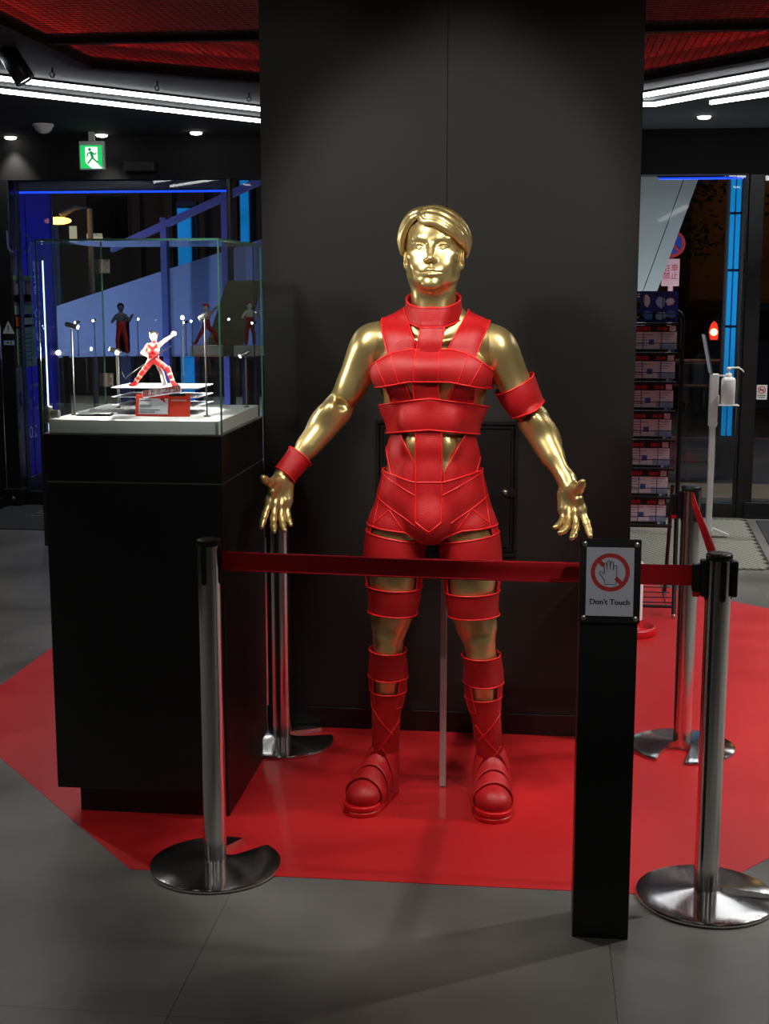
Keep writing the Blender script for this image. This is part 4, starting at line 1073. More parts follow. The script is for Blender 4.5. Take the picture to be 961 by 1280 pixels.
# figurine
def figurine(label, loc, s=1.0, rz=0.0, stand=True, mats=('skin', 'red', 'hairblack'), pose=0):
    t = thing('figurine', label, 'figurine', loc, rz); t.scale = (s, s, s)
    if pose == 0:
        skin = [RC((0.004, 0, 0.128), (0.004, 0, 0.140), 0.007, 0.007, 0.004), EL((0.003, -0.002, 0.150), (0.011, 0.012, 0.014), 0.003),
                EL((0.002, 0, 0.112), (0.018, 0.011, 0.020), 0.006), RC((-0.014, 0, 0.122), (-0.030, -0.006, 0.100), 0.007, 0.0055, 0.004), RC((-0.030, -0.006, 0.100), (-0.014, -0.018, 0.092), 0.0055, 0.0045, 0.004),
                RC((0.018, 0, 0.122), (0.040, -0.004, 0.138), 0.007, 0.0055, 0.004), RC((0.040, -0.004, 0.138), (0.062, -0.006, 0.152), 0.0055, 0.0045, 0.004), EL((0.066, -0.006, 0.157), (0.008, 0.006, 0.008), 0.003)]
        red = [EL((0.002, 0, 0.102), (0.0165, 0.0115, 0.010), 0.004), RC((-0.010, -0.010, 0.122), (0.010, -0.011, 0.100), 0.004, 0.004, 0.002), RC((0.014, -0.009, 0.124), (-0.006, -0.011, 0.100), 0.004, 0.004, 0.002), EL((0.002, -0.001, 0.116), (0.0185, 0.0118, 0.004), 0.002), RC((0.004, 0, 0.128), (0.004, 0, 0.133), 0.0085, 0.0085, 0.002), EL((0.001, 0, 0.080), (0.0175, 0.0125, 0.013), 0.006), EL((0.002, 0, 0.091), (0.0155, 0.011, 0.010), 0.004),
               RC((-0.008, 0, 0.074), (-0.034, 0, 0.042), 0.0105, 0.008, 0.005), RC((-0.034, 0, 0.042), (-0.058, 0, 0.010), 0.008, 0.006, 0.004), RC((-0.058, 0, 0.006), (-0.070, -0.006, 0.005), 0.006, 0.005, 0.004),
               RC((0.010, 0, 0.074), (0.044, 0, 0.052), 0.0105, 0.008, 0.005), RC((0.044, 0, 0.052), (0.060, 0, 0.010), 0.008, 0.006, 0.004), RC((0.060, 0, 0.006), (0.073, -0.006, 0.005), 0.006, 0.005, 0.004)]
        hair = [EL((0.003, 0.002, 0.1555), (0.0125, 0.0130, 0.0115), 0.003), EL((0.000, -0.008, 0.161), (0.009, 0.006, 0.005), 0.003)]
    else:
        skin = [EL((0, 0, 0.150), (0.010, 0.011, 0.013), 0.003), EL((0.0, 0, 0.115), (0.015, 0.010, 0.022), 0.006), RC((0.014, 0, 0.124), (0.026, -0.012, 0.110), 0.006, 0.005, 0.004), RC((0.026, -0.012, 0.110), (0.038, -0.016, 0.128), 0.005, 0.004, 0.004),
                RC((-0.014, 0, 0.124), (-0.028, -0.008, 0.106), 0.006, 0.005, 0.004)]
        red = [EL((0, 0, 0.098), (0.016, 0.011, 0.018), 0.005), RC((-0.007, 0, 0.082), (-0.012, 0, 0.044), 0.009, 0.007, 0.005), RC((-0.012, 0, 0.044), (-0.013, 0.004, 0.008), 0.007, 0.006, 0.004),
               RC((0.007, 0, 0.082), (0.014, -0.004, 0.044), 0.009, 0.007, 0.005), RC((0.014, -0.004, 0.044), (0.016, 0, 0.008), 0.007, 0.006, 0.004)]
        hair = [EL((0, 0.003, 0.1545), (0.0115, 0.0120, 0.0115), 0.003)]
    lo, hi = (-0.09, -0.035, -0.002), (0.09, 0.03, 0.175)
    for nm, pr, mt in (('figure_body', skin, mats[0]), ('figure_costume', red, mats[1]), ('figure_hair', hair, mats[2])):
        f = add(Field(lo, hi, 0.0018), pr); V, Q = nets(f.d, lo, 0.0018); mesh_obj(nm, V, Q, mt, t)
    return t
fg = figurine('small singing figurine striding with raised fist and microphone stand', (-1.172, 4.06, RZ), 1.02)
# straps of skin showing on the legs: pale bands round the figurine's red legs
for (a, b, r) in (((-0.034, 0, 0.042), (-0.058, 0, 0.010), 0.0082), ((0.044, 0, 0.052), (0.060, 0, 0.010), 0.0082), ((-0.008, 0, 0.074), (-0.034, 0, 0.042), 0.0102), ((0.010, 0, 0.074), (0.044, 0, 0.052), 0.0102)):
    for q in (0.35, 0.75):
        p0, p1 = lerp(a, b, q - 0.07), lerp(a, b, q + 0.07)
        m = MB(); m.tube([p0, p1], r * (1.02 - 0.22 * q), 12); m.build('leg_band', 'skin', fg)
m = MB(); m.tube([(-0.086, -0.022, 0.030), (-0.078, -0.026, 0.024), (-0.066, -0.026, 0.036), (0.062, -0.018, 0.122)], 0.0017, 8); m.tube([(-0.086, -0.022, 0.030), (-0.092, -0.022, 0.044)], 0.0017, 8)
m.build('microphone_stand', 'blackmetal', fg)
m = MB(); m.tube([(0.002, 0.016, 0.078), (0.020, 0.016, 0.040), (0.030, 0.014, 0.002)], [0.006, 0.0068, 0.008], 12); m.build('support_strut', 'white', fg)['label'] = 'white support strut behind the figurine'
m = MB(); m.tube([(-0.030, 0.014, 0.108), (-0.018, 0.012, 0.090), (-0.012, 0.010, 0.080)], [0.008, 0.0065, 0.004], 10); m.build('scarf_end', 'white', fg)
# red caption card leaning in front of the riser
cd = thing('caption_card', 'orange red caption card leaning against the acrylic block', 'card', (-1.115, 3.945, DZ + 0.001))
M = Matrix.Rotation(D(-12), 4, 'X')
m = MB(); m.box((-0.083, -0.001, 0), (0.083, 0.001, 0.066), 0, 0, M); m.build('card', 'cardred', cd)
m = MB(); m.box((-0.073, -0.0018, 0.006), (0.016, -0.0011, 0.053), 0, 0, M); wp = m.build('white_field', 'printwhite', cd)
rnd = random.Random(3)
m = MB()
for zz, n, w in ((0.047, 8, 0.004), (0.033, 9, 0.0035), (0.028, 9, 0.003), (0.019, 12, 0.0045), (0.012, 10, 0.0045)):
    x = -0.070
    for k in range(n):
        ww = w * rnd.uniform(0.5, 1.0); m.box((x, -0.0024, zz - 0.0010), (x + ww, -0.0019, zz + 0.0012), 0, 0, M); x += ww + 0.0015
        if x > 0.012: break
tag(m.build('small_print', 'ink', cd), kind='stuff')
m = MB(); m.prism([(-0.012, 0.053), (0.010, 0.038), (0.004, 0.053)], -0.0026, -0.0019, 'y', 0, M); m.build('arrow_stroke', 'redplastic', cd)
m = MB(); m.box((0.018, -0.0022, 0.060), (0.068, -0.0012, 0.068), 0, 0, M); m.build('black_tab', 'ink', cd)
m = MB(); x = 0.026
for k in range(9): m.box((x, -0.0018, 0.046), (x + 0.0032, -0.0011, 0.0495), 0, 0, M); x += 0.0052
tag(m.build('small_caption', 'printwhite', cd), kind='stuff')
Mt = M @ Matrix.Translation((-0.003, -0.004, 0.074)) @ Matrix.Rotation(D(-9), 4, 'Y')
m = MB(); m.box((-0.060, -0.0008, -0.0115), (0.058, 0.0008, 0.0105), 0.003, 0, Mt); tp = m.build('title_plate', 'printwhite', cd)
text('title_lettering', '頂上ミ之門店', 0.0205, 'redplastic', Mt @ Matrix.Translation((0, -0.0012, 0)) @ Matrix.Rotation(D(90), 4, 'X') @ Matrix(((1, 0.2, 0, 0), (0, 1, 0, 0), (0, 0, 1, 0), (0, 0, 0, 1))), cd, 0.0004, 0.0004)
# thin black tray
m = MB(); m.box((-0.052, -0.022, 0.0), (0.052, 0.022, 0.004), 0.001); m.box((0.004, -0.0215, 0.004), (0.050, 0.0215, 0.0065), 0.001)
tag(m.build('black_tray', 'blackplastic', None, (-1.325, 3.955, DZ + 0.0005)), 'thin black tray lying left on the white deck', 'tray')
# miniature spotlights on thin poles
def mini(label, x, y, z0, h, rz, tilt=-10, lit=True, power=None, aim=None, grp='miniature spotlights in the front display case', est='caselamp'):
    t = thing('miniature_spotlight', label, 'spotlight', (x, y, z0), 0, grp)
    m = MB(); m.lathe([(0.010, 0), (0.010, 0.003), (0.003, 0.0045)], n=16); m.build('foot', 'silverline', t)
    m = MB(); m.lathe([(0.0026, 0.004), (0.0026, h)], n=10); m.build('pole', 'silverline', t)
    R = Matrix.Translation((0, 0, h)) @ Matrix.Rotation(rz, 4, 'Z') @ Matrix.Rotation(D(90 - tilt), 4, 'Y')
    m = MB(); m.lathe([(0.0065, -0.018), (0.0075, -0.016), (0.0075, 0.020), (0.006, 0.022)], n=16, M=R); hd = m.build('lamp_head', 'silverline', t)
    m = MB(); m.lathe([(0.0001, 0.0232), (0.0056, 0.0225), (0.0060, 0.0215)], n=14, M=R); m.build('lens', est, hd)
    if power:
        d = R.to_3x3() @ Vector((0, 0, 1))
        lamp('spot', 'SPOT', R @ Vector((0, 0, 0.028)), power, t, (R @ Vector((0, 0, 0.028))) + d, 0.006, 95, 0.6, (1, 0.94, 0.86))
    return t
def heading(x, y, tx, ty): return math.atan2(ty - y, tx - x)
fx, fy = -1.165, 4.06
mini('miniature spotlight on the front left of the white deck', -1.393, 3.965, DZ, 0.268, D(-8), -14, power=CASE_W)
mini('miniature spotlight on the front right, standing before the olive board', -0.985, 3.965, DZ, 0.300, heading(-0.985, 3.965, fx, fy), -22, power=CASE_W)
pl = atz(107, 511, DZ); mini('dark miniature spotlight at the back left of the white deck', -1.375, 4.335, DZ, 0.175, D(200), 18, power=CASE_W)
mini('miniature spotlight at the back right corner of the white deck', -0.935, 4.290, DZ, 0.172, D(215), -25, power=CASE_W)
mini('blazing miniature spotlight left behind the acrylic block', -1.335, 4.225, DZ, 0.178, heading(-1.335, 4.225, -0.9, 2.2), -6, power=CASE_W)
mini('tall blazing miniature spotlight behind the figurine', -1.150, 4.330, DZ, 0.285, heading(-1.15, 4.33, -0.6, 2.4), -4, power=CASE_W)

# ================================================================== LEAFLET RACK
rk = thing('leaflet_rack', 'black wire rack full of leaflets behind the column', 'rack', (0.30, 6.78, 0))
RW0, RW1 = -0.42, 0.385
m = MB()
arc = [(RW1 - 0.05 + 0.05 * math.cos(a), 1.425 + 0.05 * math.sin(a)) for a in [math.pi / 2 * k / 8 for k in range(9)]]
m.tube([(RW1 - 0.02, -0.24, 0.02), (RW1 - 0.004, -0.06, 0.40)] + [(p[0], 0.0, p[1]) for p in arc] + [(RW0 + 0.4, 0.0, 1.475)], 0.011, 10); m.build('frame_rail', 'blackmetal', rk)
m = MB(); m.tube([(RW0, -0.24, 0.02), (RW0, 0.0, 0.6), (RW0, 0, 1.425), (RW0 + 0.05, 0, 1.475), (RW0 + 0.4, 0, 1.475)], 0.011, 10); m.build('frame_rail', 'blackmetal', rk)
for xx in (RW0, RW1 - 0.02):
    m = MB(); m.tube([(xx, 0.26, 0.02), (xx, 0.02, 0.62)], 0.010, 8); m.build('rear_leg', 'blackmetal', rk)
    for yy in (-0.24, 0.26): m = MB(); m.lathe([(0.008, 0.0), (0.012, 0.004), (0.012, 0.018), (0.006, 0.024)], (xx, yy, 0), 12); m.build('foot', 'screw', rk)
m = MB()
for yy in (-0.22, 0.18): m.tube([(RW0, yy, 0.055 if yy < 0 else 0.10), (RW1 - 0.02, yy, 0.055 if yy < 0 else 0.10)], 0.008, 8)
for k in range(5): yy = -0.16 + 0.075 * k; m.tube([(RW0, yy, 0.06 + 0.009 * k), (RW1 - 0.02, yy, 0.06 + 0.009 * k)], 0.003, 6)
for k in range(7): xx = RW0 + 0.12 * k + 0.03; m.tube([(xx, -0.22, 0.058), (xx, 0.18, 0.103)], 0.003, 6)
tag(m.build('bottom_shelf', 'blackmetal', rk), kind='stuff')
m = MB(); m.box((RW0 + 0.02, -0.03, 1.432), (RW1 - 0.06, -0.012, 1.468), 0.002); m.build('header_bar', 'silverline', rk)['label'] = 'silver header bar at the top'
for k in range(8):
    z0 = 0.425 + 0.1415 * k; b = MB()
    b.box((RW0 + 0.02, -0.060, z0 - 0.010), (RW1 - 0.025, -0.004, z0), 0.001)
    b.tube([(RW0 + 0.02, -0.062, z0 + 0.045), (RW1 - 0.025, -0.062, z0 + 0.045)], 0.002, 6)
    for q in range(9):
        xx = RW1 - 0.105 - 0.088 * q
        if xx > RW0: b.tube([(xx, -0.062, z0 - 0.005), (xx, -0.062, z0 + 0.13)], 0.0018, 6)
    b.build('pocket', 'blackmetal', rk)
def leaf(k, x0, first):
    """one landscape leaflet: dark title strip, photo, text block, blue mark, pale right-hand panel"""
    t = thing('leaflet', 'placeholder', 'leaflet', (rk.location.x + x0, rk.location.y - 0.030, 0.427 + 0.1415 * k), 0, 'leaflets in the wire rack')
    m = MB(); W_, H_ = 0.262, 0.128
    m.box((0, 0, 0), (W_, 0.006, H_), 0, 0); m.build('sheet', 'printwhite', t)
    def blk(nm, x, z, w, h, mt): m = MB(); m.box((x, -0.0008, z), (x + w, -0.0001, z + h)); return m.build(nm, mt, t)
    blk('title_strip', 0, 0.096, W_, 0.032, 'printblack'); blk('foot_strip', 0, 0, W_, 0.013, 'printblack')
    m = MB(); m.box((0.06, -0.0014, 0.103), (0.135, -0.0009, 0.121)); m.build('title_red', 'signred', t)
    m = MB(); m.box((0.170, -0.0014, 0.104), (0.215, -0.0009, 0.120)); m.build('title_box', 'signred', t)
    m = MB(); m.box((0.225, -0.0014, 0.100), (0.255, -0.0009, 0.126)); m.build('pale_square', 'printwhite', t)
    blk('photo', 0.002, 0.018, 0.055, 0.072, 'printgrey'); blk('blue_mark', 0.128, 0.034, 0.026, 0.026, 'printblue2'); blk('light_panel', 0.180, 0.015, 0.080, 0.030, 'printlight')
    m = MB(); m.box((0.222, -0.0014, 0.002), (0.236, -0.0009, 0.011)); m.build('foot_mark', 'printwhite', t)
    m = MB(); m.box((0.240, -0.0014, 0.002), (0.254, -0.0009, 0.011)); m.build('foot_mark', 'stickerblue', t)
    m = MB()
    for q in range(5): m.box((0.064, -0.0008, 0.082 - q * 0.013), (0.064 + (0.05 if q % 2 else 0.085) * (0.7 if q > 1 else 1), -0.0001, 0.0845 - q * 0.013))
    for q in range(3): m.box((0.184, -0.0008, 0.084 - q * 0.012), (0.250 - q * 0.012, -0.0001, 0.0862 - q * 0.012))
    tag(m.build('text_lines', 'printblue2', t), kind='stuff')
    return t
ordn = ['lowest', 'second lowest', 'third lowest', 'fourth from bottom', 'fifth from bottom', 'sixth from bottom', 'seventh from bottom']
LX = RW1 - 0.030 - 0.262
lf0 = None
for k in range(7):
    for c in range(2):
        xq = LX - 0.268 * c - 0.004 * (6 - k)
        if lf0 is None: o = lf0 = leaf(0, xq, True)
        else:
            o = copy_tree(lf0); o.location = (rk.location.x + xq, rk.location.y - 0.030, 0.427 + 0.1415 * k)
        o['label'] = (ordn[k] + ' leaflet in the rack\'s ' + ('right column' if c == 0 else 'left column behind the black column'))
po = thing('rack_poster', 'blue poster with pale figures in the top pocket of the rack', 'poster', (rk.location.x + LX - 0.12, rk.location.y - 0.030, 0.427 + 0.1415 * 7 + 0.0))
m = MB(); m.box((0, 0, -0.13), (0.382, 0.006, 0.0)); 
m = MB(); m.box((0, 0.008, 0.0), (0.382, 0.013, 0.016)); m.box((0, 0, 0.0), (0.382, 0.006, 0.012)); 
m = MB(); m.box((0, 0.010, 0.0), (0.382, 0.014, 0.150)); m.box((0, 0, 0), (0.382, 0.006, 0.15)); m.build('sheet', 'blueprint', po)
rnd = random.Random(8)
def blob(nm, x, z, r, mt, sy=1.0):
    m = MB(); n = 14
    m.prism([(x + r * (0.75 + 0.35 * rnd.random()) * math.cos(2 * math.pi * k / n), z + r * sy * (0.75 + 0.35 * rnd.random()) * math.sin(2 * math.pi * k / n)) for k in range(n)], -0.0012, -0.0002, 'y'); return m.build(nm, mt, po)
blob('pale_figure', 0.232, 0.105, 0.020, 'printwhite', 1.6); blob('pale_figure', 0.300, 0.098, 0.024, 'printlight', 1.2); blob('pale_figure', 0.345, 0.100, 0.022, 'printwhite', 0.9)
blob('cyan_figure', 0.240, 0.035, 0.026, 'stickerblue', 1.0); blob('cyan_figure', 0.300, 0.032, 0.028, 'printlight', 0.8); blob('cyan_figure', 0.350, 0.040, 0.022, 'stickerblue', 0.9)
blob('dark_figure', 0.140, 0.080, 0.022, 'printblack'); blob('dark_figure', 0.190, 0.080, 0.018, 'printblack')
m = MB()
for zz, x0, x1 in ((0.132, 0.13, 0.20), (0.120, 0.12, 0.20), (0.022, 0.12, 0.20)): m.box((x0, -0.0010, zz), (x1, -0.0002, zz + 0.006))
tag(m.build('poster_text', 'printwhite', po), kind='stuff')

# short white tube on a red ring base, beside the rack
wp_ = atz(790, 792)
ts = thing('tube_stand', 'short white tube standing on a red ring base behind the sign post', 'stand', (wp_.x, wp_.y, 0))
m = MB(); m.lathe([(0.060, 0.0), (0.108, 0.0), (0.112, 0.010), (0.112, 0.030), (0.106, 0.040), (0.098, 0.040), (0.092, 0.030), (0.090, 0.020), (0.045, 0.022), (0.042, 0.055), (0.034, 0.075)], n=40); m.build('ring_base', 'redplastic', ts)
m = MB(); m.lathe([(0.044, 0.070), (0.044, 0.335), (0.040, 0.340)], n=32); m.build('tube', 'white', ts)

# ================================================================== HAND SANITISER STAND
hs = thing('sanitiser_stand', 'white pedal operated hand sanitiser stand on the ridged mat', 'stand', (1.085, 8.72, 0))
m = MB(); m.box((-0.055, -0.16, 0.0), (0.125, 0.16, 0.008), 0.002); m.build('foot_plate', 'white', hs)
m = MB(); m.box((-0.018, -0.018, 0.008), (0.018, 0.018, 1.045), 0.003); m.build('column', 'white', hs)
m = MB(); m.box((-0.026, -0.026, 0.72), (0.026, 0.026, 1.05), 0.003); m.box((0.026, -0.004, 0.735), (0.034, 0.004, 0.745)); m.build('sleeve', 'white', hs)
m = MB(); m.box((0.02, -0.05, 0.852), (0.155, 0.05, 0.858), 0.001); m.box((0.02, -0.05, 0.858), (0.03, 0.05, 0.92), 0.001); m.build('bottle_shelf', 'white', hs)
m = MB(); m.box((0.02, -0.012, 1.035), (0.10, 0.012, 1.043), 0.001); m.build('press_arm', 'white', hs)
m = MB(); m.prism([(0.012, 0.055), (0.03, 0.07), (0.13, 0.030), (0.115, 0.022), (0.03, 0.045)], -0.03, 0.03, 'y'); m.build('pedal', 'white', hs)
M = Matrix.Translation((-0.02, 0, 1.05)) @ Matrix.Rotation(D(-12), 4, 'Y')
m = MB(); m.box((-0.006, -0.09, 0), (0.002, 0.09, 0.25), 0.002, 0, M); m.build('notice_board', 'silverline', hs)['label'] = 'grey notice board tilted at the top'
bt = thing('sanitiser_bottle', 'white pump bottle standing on the sanitiser stand', 'bottle', (1.085 + 0.088, 8.72, 0.8585))
m = MB(); R = []
for z, k in ((0, .92), (0.004, 1), (0.15, 1), (0.165, .9), (0.172, .6)):
    R.append([Vector((0.043 * k * math.copysign(abs(math.cos(a)) ** 0.6, math.cos(a)), 0.038 * k * math.copysign(abs(math.sin(a)) ** 0.6, math.sin(a)), z)) for a in [2 * math.pi * q / 28 for q in range(28)]])
m.rings(R); m.build('bottle_body', 'bottle', bt)
m = MB(); m.lathe([(0.020, 0.172), (0.020, 0.192), (0.012, 0.196), (0.006, 0.198), (0.006, 0.218)], n=20); m.build('screw_cap', 'white', bt)
m = MB(); m.lathe([(0.012, 0.216), (0.014, 0.220), (0.014, 0.230), (0.008, 0.234)], n=16); m.tube([(0, 0, 0.228), (0.06, 0, 0.230), (0.082, 0, 0.215), (0.092, 0, 0.202)], [0.007, 0.006, 0.005, 0.004], 10); m.build('pump_head', 'white', bt)

# ================================================================== MATS
gm = thing('entrance_mat', 'pale ridged entrance mat before the glass door', 'mat', (0, 0, 0))
p = [(0.35, 7.72), (1.335, 7.78), (1.43, 9.45), (0.35, 9.40)]
m = MB(); m.prism(p, 0.0, 0.005); m.build('backing', 'rubber', gm)
m = MB(); k = 0
for i in range(70):
    c = 0.38 + i * 0.042          # diagonal ridges
    def seg(c):
        y0, y1 = 7.75, 9.40; xs = lambda y: c - 0.62 * (y - 7.72); xr = lambda y: 1.335 + (y - 7.78) * 0.057
        n = 40; ok = [y0 + (y1 - y0) * q / n for q in range(n + 1) if 0.36 < xs(y0 + (y1 - y0) * q / n) < xr(y0 + (y1 - y0) * q / n) - 0.01]
        return (ok[0], ok[-1]) if len(ok) > 1 else None
    s = seg(c)
    if not s: continue
    xs = lambda y: c - 0.62 * (y - 7.72)
    a, b = Vector((xs(s[0]), s[0], 0.005)), Vector((xs(s[1]), s[1], 0.005)); d = (b - a).normalized(); n_ = Vector((-d.y, d.x, 0)) * 0.014
    m.add([a + n_, a - n_, b - n_, b + n_, a + n_ * .7 + Vector((0, 0, .007)), a - n_ * .7 + Vector((0, 0, .007)), b - n_ * .7 + Vector((0, 0, .007)), b + n_ * .7 + Vector((0, 0, .007))],
          [(0, 1, 2, 3), (4, 7, 6, 5), (0, 4, 5, 1), (1, 5, 6, 2), (2, 6, 7, 3), (3, 7, 4, 0)])
tag(m.build('ridge', 'matridge', gm), kind='stuff')
m = MB(); m.prism([(1.40, 7.95), (2.8, 7.95), (2.8, 9.42), (1.49, 9.42)], 0.0, 0.008); tag(m.build('door_mat', 'matdark'), 'dark grey mat in front of the right glass door', 'mat')
lm = thing('door_mat', 'dark mat with upside down white letters before the left windows', 'mat', (0, 0, 0))
m = MB(); m.prism([(-3.84, 8.53), (-2.30, 8.53), (-2.30, 9.50), (-3.84, 9.50)], 0.0, 0.008); m.build('pile', 'matdark', lm)
text('lettering', 'STORE', 0.30, 'mattext', Matrix.Translation((-3.08, 9.16, 0.0085)) @ Matrix.Rotation(math.pi, 4, 'Z'), lm, 0.0006, 0.006, 1.0)

# ================================================================== CEILING ITEMS
def downlight(px, py, label):
    p = atz(px, py, OCT_C); t = thing('downlight', label, 'downlight', (p.x, p.y, OCT_C), 0, 'recessed downlights')
    m = MB(); m.lathe([(0.048, 0.001), (0.048, -0.004), (0.040, -0.004)], n=24); m.build('trim_ring', 'white', t)
    m = MB(); m.lathe([(0.040, -0.003), (0.036, -0.014), (0.022, -0.018), (0.0001, -0.019)], n=24); m.build('lens', 'down', t)
    lamp('spot', 'SPOT', (0, 0, -0.03), DOWN_W * (0.25 if p.y > 9.2 else 1), t, None, 0.03, 84, 0.8, (1, 0.96, 0.9))
downlight(245, 165, 'downlight nearest the column in the left ceiling')
downlight(127, 168, 'downlight just above the green exit sign')
downlight(13, 171, 'leftmost downlight beside the smoke detector')
downlight(880, 145, 'single downlight in the ceiling right of the column')
for x, y, lab in ((2.3, 8.4, 'downlight over the right door'), (3.6, 8.4, 'downlight in the far right corner'), (3.2, 5.5, 'downlight over the right aisle'), (2.0, 4.3, 'downlight beside the ceiling mesh over the right of the red floor'), (2.75, 5.4, 'downlight beside the ceiling mesh toward the leaflet rack'), (3.2, 2.6, 'downlight over the front right aisle'), (-3.0, 2.4, 'downlight over the front left aisle'), (-3.0, 5.2, 'downlight over the left aisle')):  # the two beside the mesh are added to brighten the leaflet rack
    t = thing('downlight', lab, 'downlight', (x, y, OCT_C), 0, 'recessed downlights')
    m = MB(); m.lathe([(0.048, 0.001), (0.048, -0.004), (0.040, -0.004)], n=24); m.build('trim_ring', 'white', t)
    m = MB(); m.lathe([(0.040, -0.003), (0.036, -0.014), (0.022, -0.018), (0.0001, -0.019)], n=24); m.build('lens', 'down', t)
    lamp('spot', 'SPOT', (0, 0, -0.03), DOWN_W * (2.8 if 'beside' in lab else (2.0 if 'over the right' in lab else 1.5)), t, None, 0.03, 120, 0.6, (1, 0.96, 0.9))
p = atz(54, 155, OCT_C); t = thing('smoke_detector', 'white domed smoke detector on the left ceiling', 'smoke detector', (p.x, p.y, OCT_C))
m = MB(); m.lathe([(0.066, 0.001), (0.066, -0.014), (0.060, -0.018)], n=32); m.build('base_ring', 'white', t)
m = MB(); m.lathe([(0.058, -0.017), (0.052, -0.036), (0.034, -0.052), (0.020, -0.058), (0.0001, -0.060)], n=32); m.build('dome', 'white', t)
ex = thing('exit_sign', 'green running man exit sign hanging from the left ceiling', 'sign', (-3.04, 9.2, 2.464), D(6))
m = MB(); m.box((-0.086, -0.02, -0.094), (0.086, 0.02, 0.094), 0.004); m.build('housing', 'white', ex)
m = MB(); m.box((-0.02, -0.01, 0.094), (0.02, 0.01, 0.158)); m.build('bracket', 'white', ex)
m = MB(); m.box((-0.076, -0.0225, -0.086), (0.070, -0.0205, 0.066)); m.build('green_panel', 'exitgreen', ex)
m = MB(); m.prism([(-0.042, 0.054), (0.040, 0.054), (0.040, -0.058), (0.070, -0.086), (0.0, -0.086), (-0.042, -0.048)], -0.0238, -0.0227, 'y'); m.build('white_doorway', 'exitwhite', ex)
MT['manmat'] = emat('exit_man_green', C(14, 150, 70), 0.8)
m = MB(); yy = -0.0246
def limb(pts, r):
    for a, b in zip(pts, pts[1:]):
        a, b = Vector(a), Vector(b); d = (b - a).normalized(); n = Vector((-d.y, d.x)) * r; a2, b2 = a - d * r * .6, b + d * r * .6
        m.prism([tuple(a2 + n), tuple(b2 + n), tuple(b2 - n), tuple(a2 - n)], yy, -0.0240, 'y')
m.prism([(-0.012 + 0.011 * math.cos(2 * math.pi * k / 14), 0.038 + 0.011 * math.sin(2 * math.pi * k / 14)) for k in range(14)], yy, -0.0240, 'y')
limb([(-0.004, 0.020), (0.006, -0.012)], 0.010); limb([(-0.004, 0.022), (-0.026, 0.010), (-0.030, -0.006)], 0.005); limb([(0.002, 0.020), (0.020, 0.006), (0.032, 0.014)], 0.005)
limb([(0.004, -0.014), (0.020, -0.030), (0.040, -0.046)], 0.006); limb([(0.004, -0.014), (-0.010, -0.034), (-0.026, -0.052)], 0.006)
m.build('running_man', 'manmat', ex)
m = MB(); m.box((-0.11, -0.05, -0.035), (0.11, 0.05, 0.035), 0.004); t = m.build('door_sensor', 'blackplastic', None, (-2.78, 9.45, 2.41)); tag(t, 'black door sensor box under the header by the exit sign', 'sensor')
for px, py, w in ((65, 90, 'leftmost'), (196, 107, 'middle'), (311, 121, 'right')):
    q = atz(px, py, OCT_C - 0.02); m = MB(); m.tube([(0.011 * math.cos(a), 0, -0.012 + 0.013 * math.sin(a)) for a in [2 * math.pi * k / 14 for k in range(14)]], 0.003, 6, closed=True); m.lathe([(0.008, 0.02), (0.006, 0.002)], n=8)
    tag(m.build('ring_hook', 'blackmetal', None, (q.x, q.y, OCT_C - 0.02)), w + ' small black ring hook in the left soffit', 'hook', 'ring hooks in the soffit')
def spotlight(label, loc, aim, power, angle=45, vis=0.2, size=0.04, col=(1, 0.95, 0.88), top=OCT_C, blend=0.35):
    t = thing('ceiling_spotlight', label, 'spotlight', loc, 0)
    d = (Vector(aim) - Vector(loc)).normalized(); R = d.to_track_quat('Z', 'Y').to_matrix().to_4x4()
    m = MB(); m.lathe([(0.030, -0.09), (0.044, -0.085), (0.046, 0.075), (0.042, 0.078), (0.040, 0.070)], n=28, cap=False, M=R); m.lathe([(0.0001, -0.091), (0.030, -0.09)], n=28, M=R, cap=False); m.build('barrel', 'blackmetal', t)
    m = MB(); m.lathe([(0.0001, 0.066), (0.040, 0.066)], n=24, cap=False, M=R); m.build('lens', 'spotlens', t)
    h = top + 0.01 - loc[2]
    m = MB(); m.tube([(0, 0, 0), (0, 0.0, h)], 0.009, 8); m.build('stem', 'blackmetal', t)
    m = MB(); b = R @ Vector((0, 0, -0.085)); m.tube([b, b + Vector((0.01, 0, 0.06)), b + Vector((0.07, 0, 0.085)), (0.0, 0.0, h * 0.9)], 0.004, 6); m.build('cable', 'blackplastic', t)
    if power: lamp('spot', 'SPOT', d * 0.085, power, t, d * 1.0, size, angle, blend, col)
    return t
MT['spotlens'] = emat('spot_lens', (1, 0.95, 0.86, 1), 8.0)
sp_ = aty(20, 82, 6.0)
spotlight('black barrel spotlight hanging at the top left corner of the view', tuple(sp_), (-1.35, 6.25, 0.9), 25.0, 50)
spotlight('ceiling spotlight over the front left, aimed at the mannequin', (-1.25, 2.55, 2.48), (-0.38, 4.05, 1.76), SPOT_W * 0.70, 50, size=0.10)
spotlight('ceiling spotlight over the front right, aimed at the mannequin', (0.75, 2.45, 2.48), (-0.28, 4.05, 1.74), SPOT_W * 0.70, 50, size=0.10)
spotlight('ceiling spotlight high above the belt, pointing at the floor', (-0.28, 3.42, 2.50), (-0.30, 3.62, 0.0), SPOT_W * 0.80, 40, size=0.035, blend=0.7)
spotlight('narrow ceiling spotlight in front, aimed at the notice on the post', (0.75, 0.6, 2.50), (0.17, 3.18, 0.88), 60.0, 13, size=0.03, blend=0.8)
spotlight('ceiling spotlight close above the left of the mannequin', (-0.85, 3.22, 2.50), (-0.34, 4.05, 1.20), SPOT_W * 0.33, 40, size=0.035)
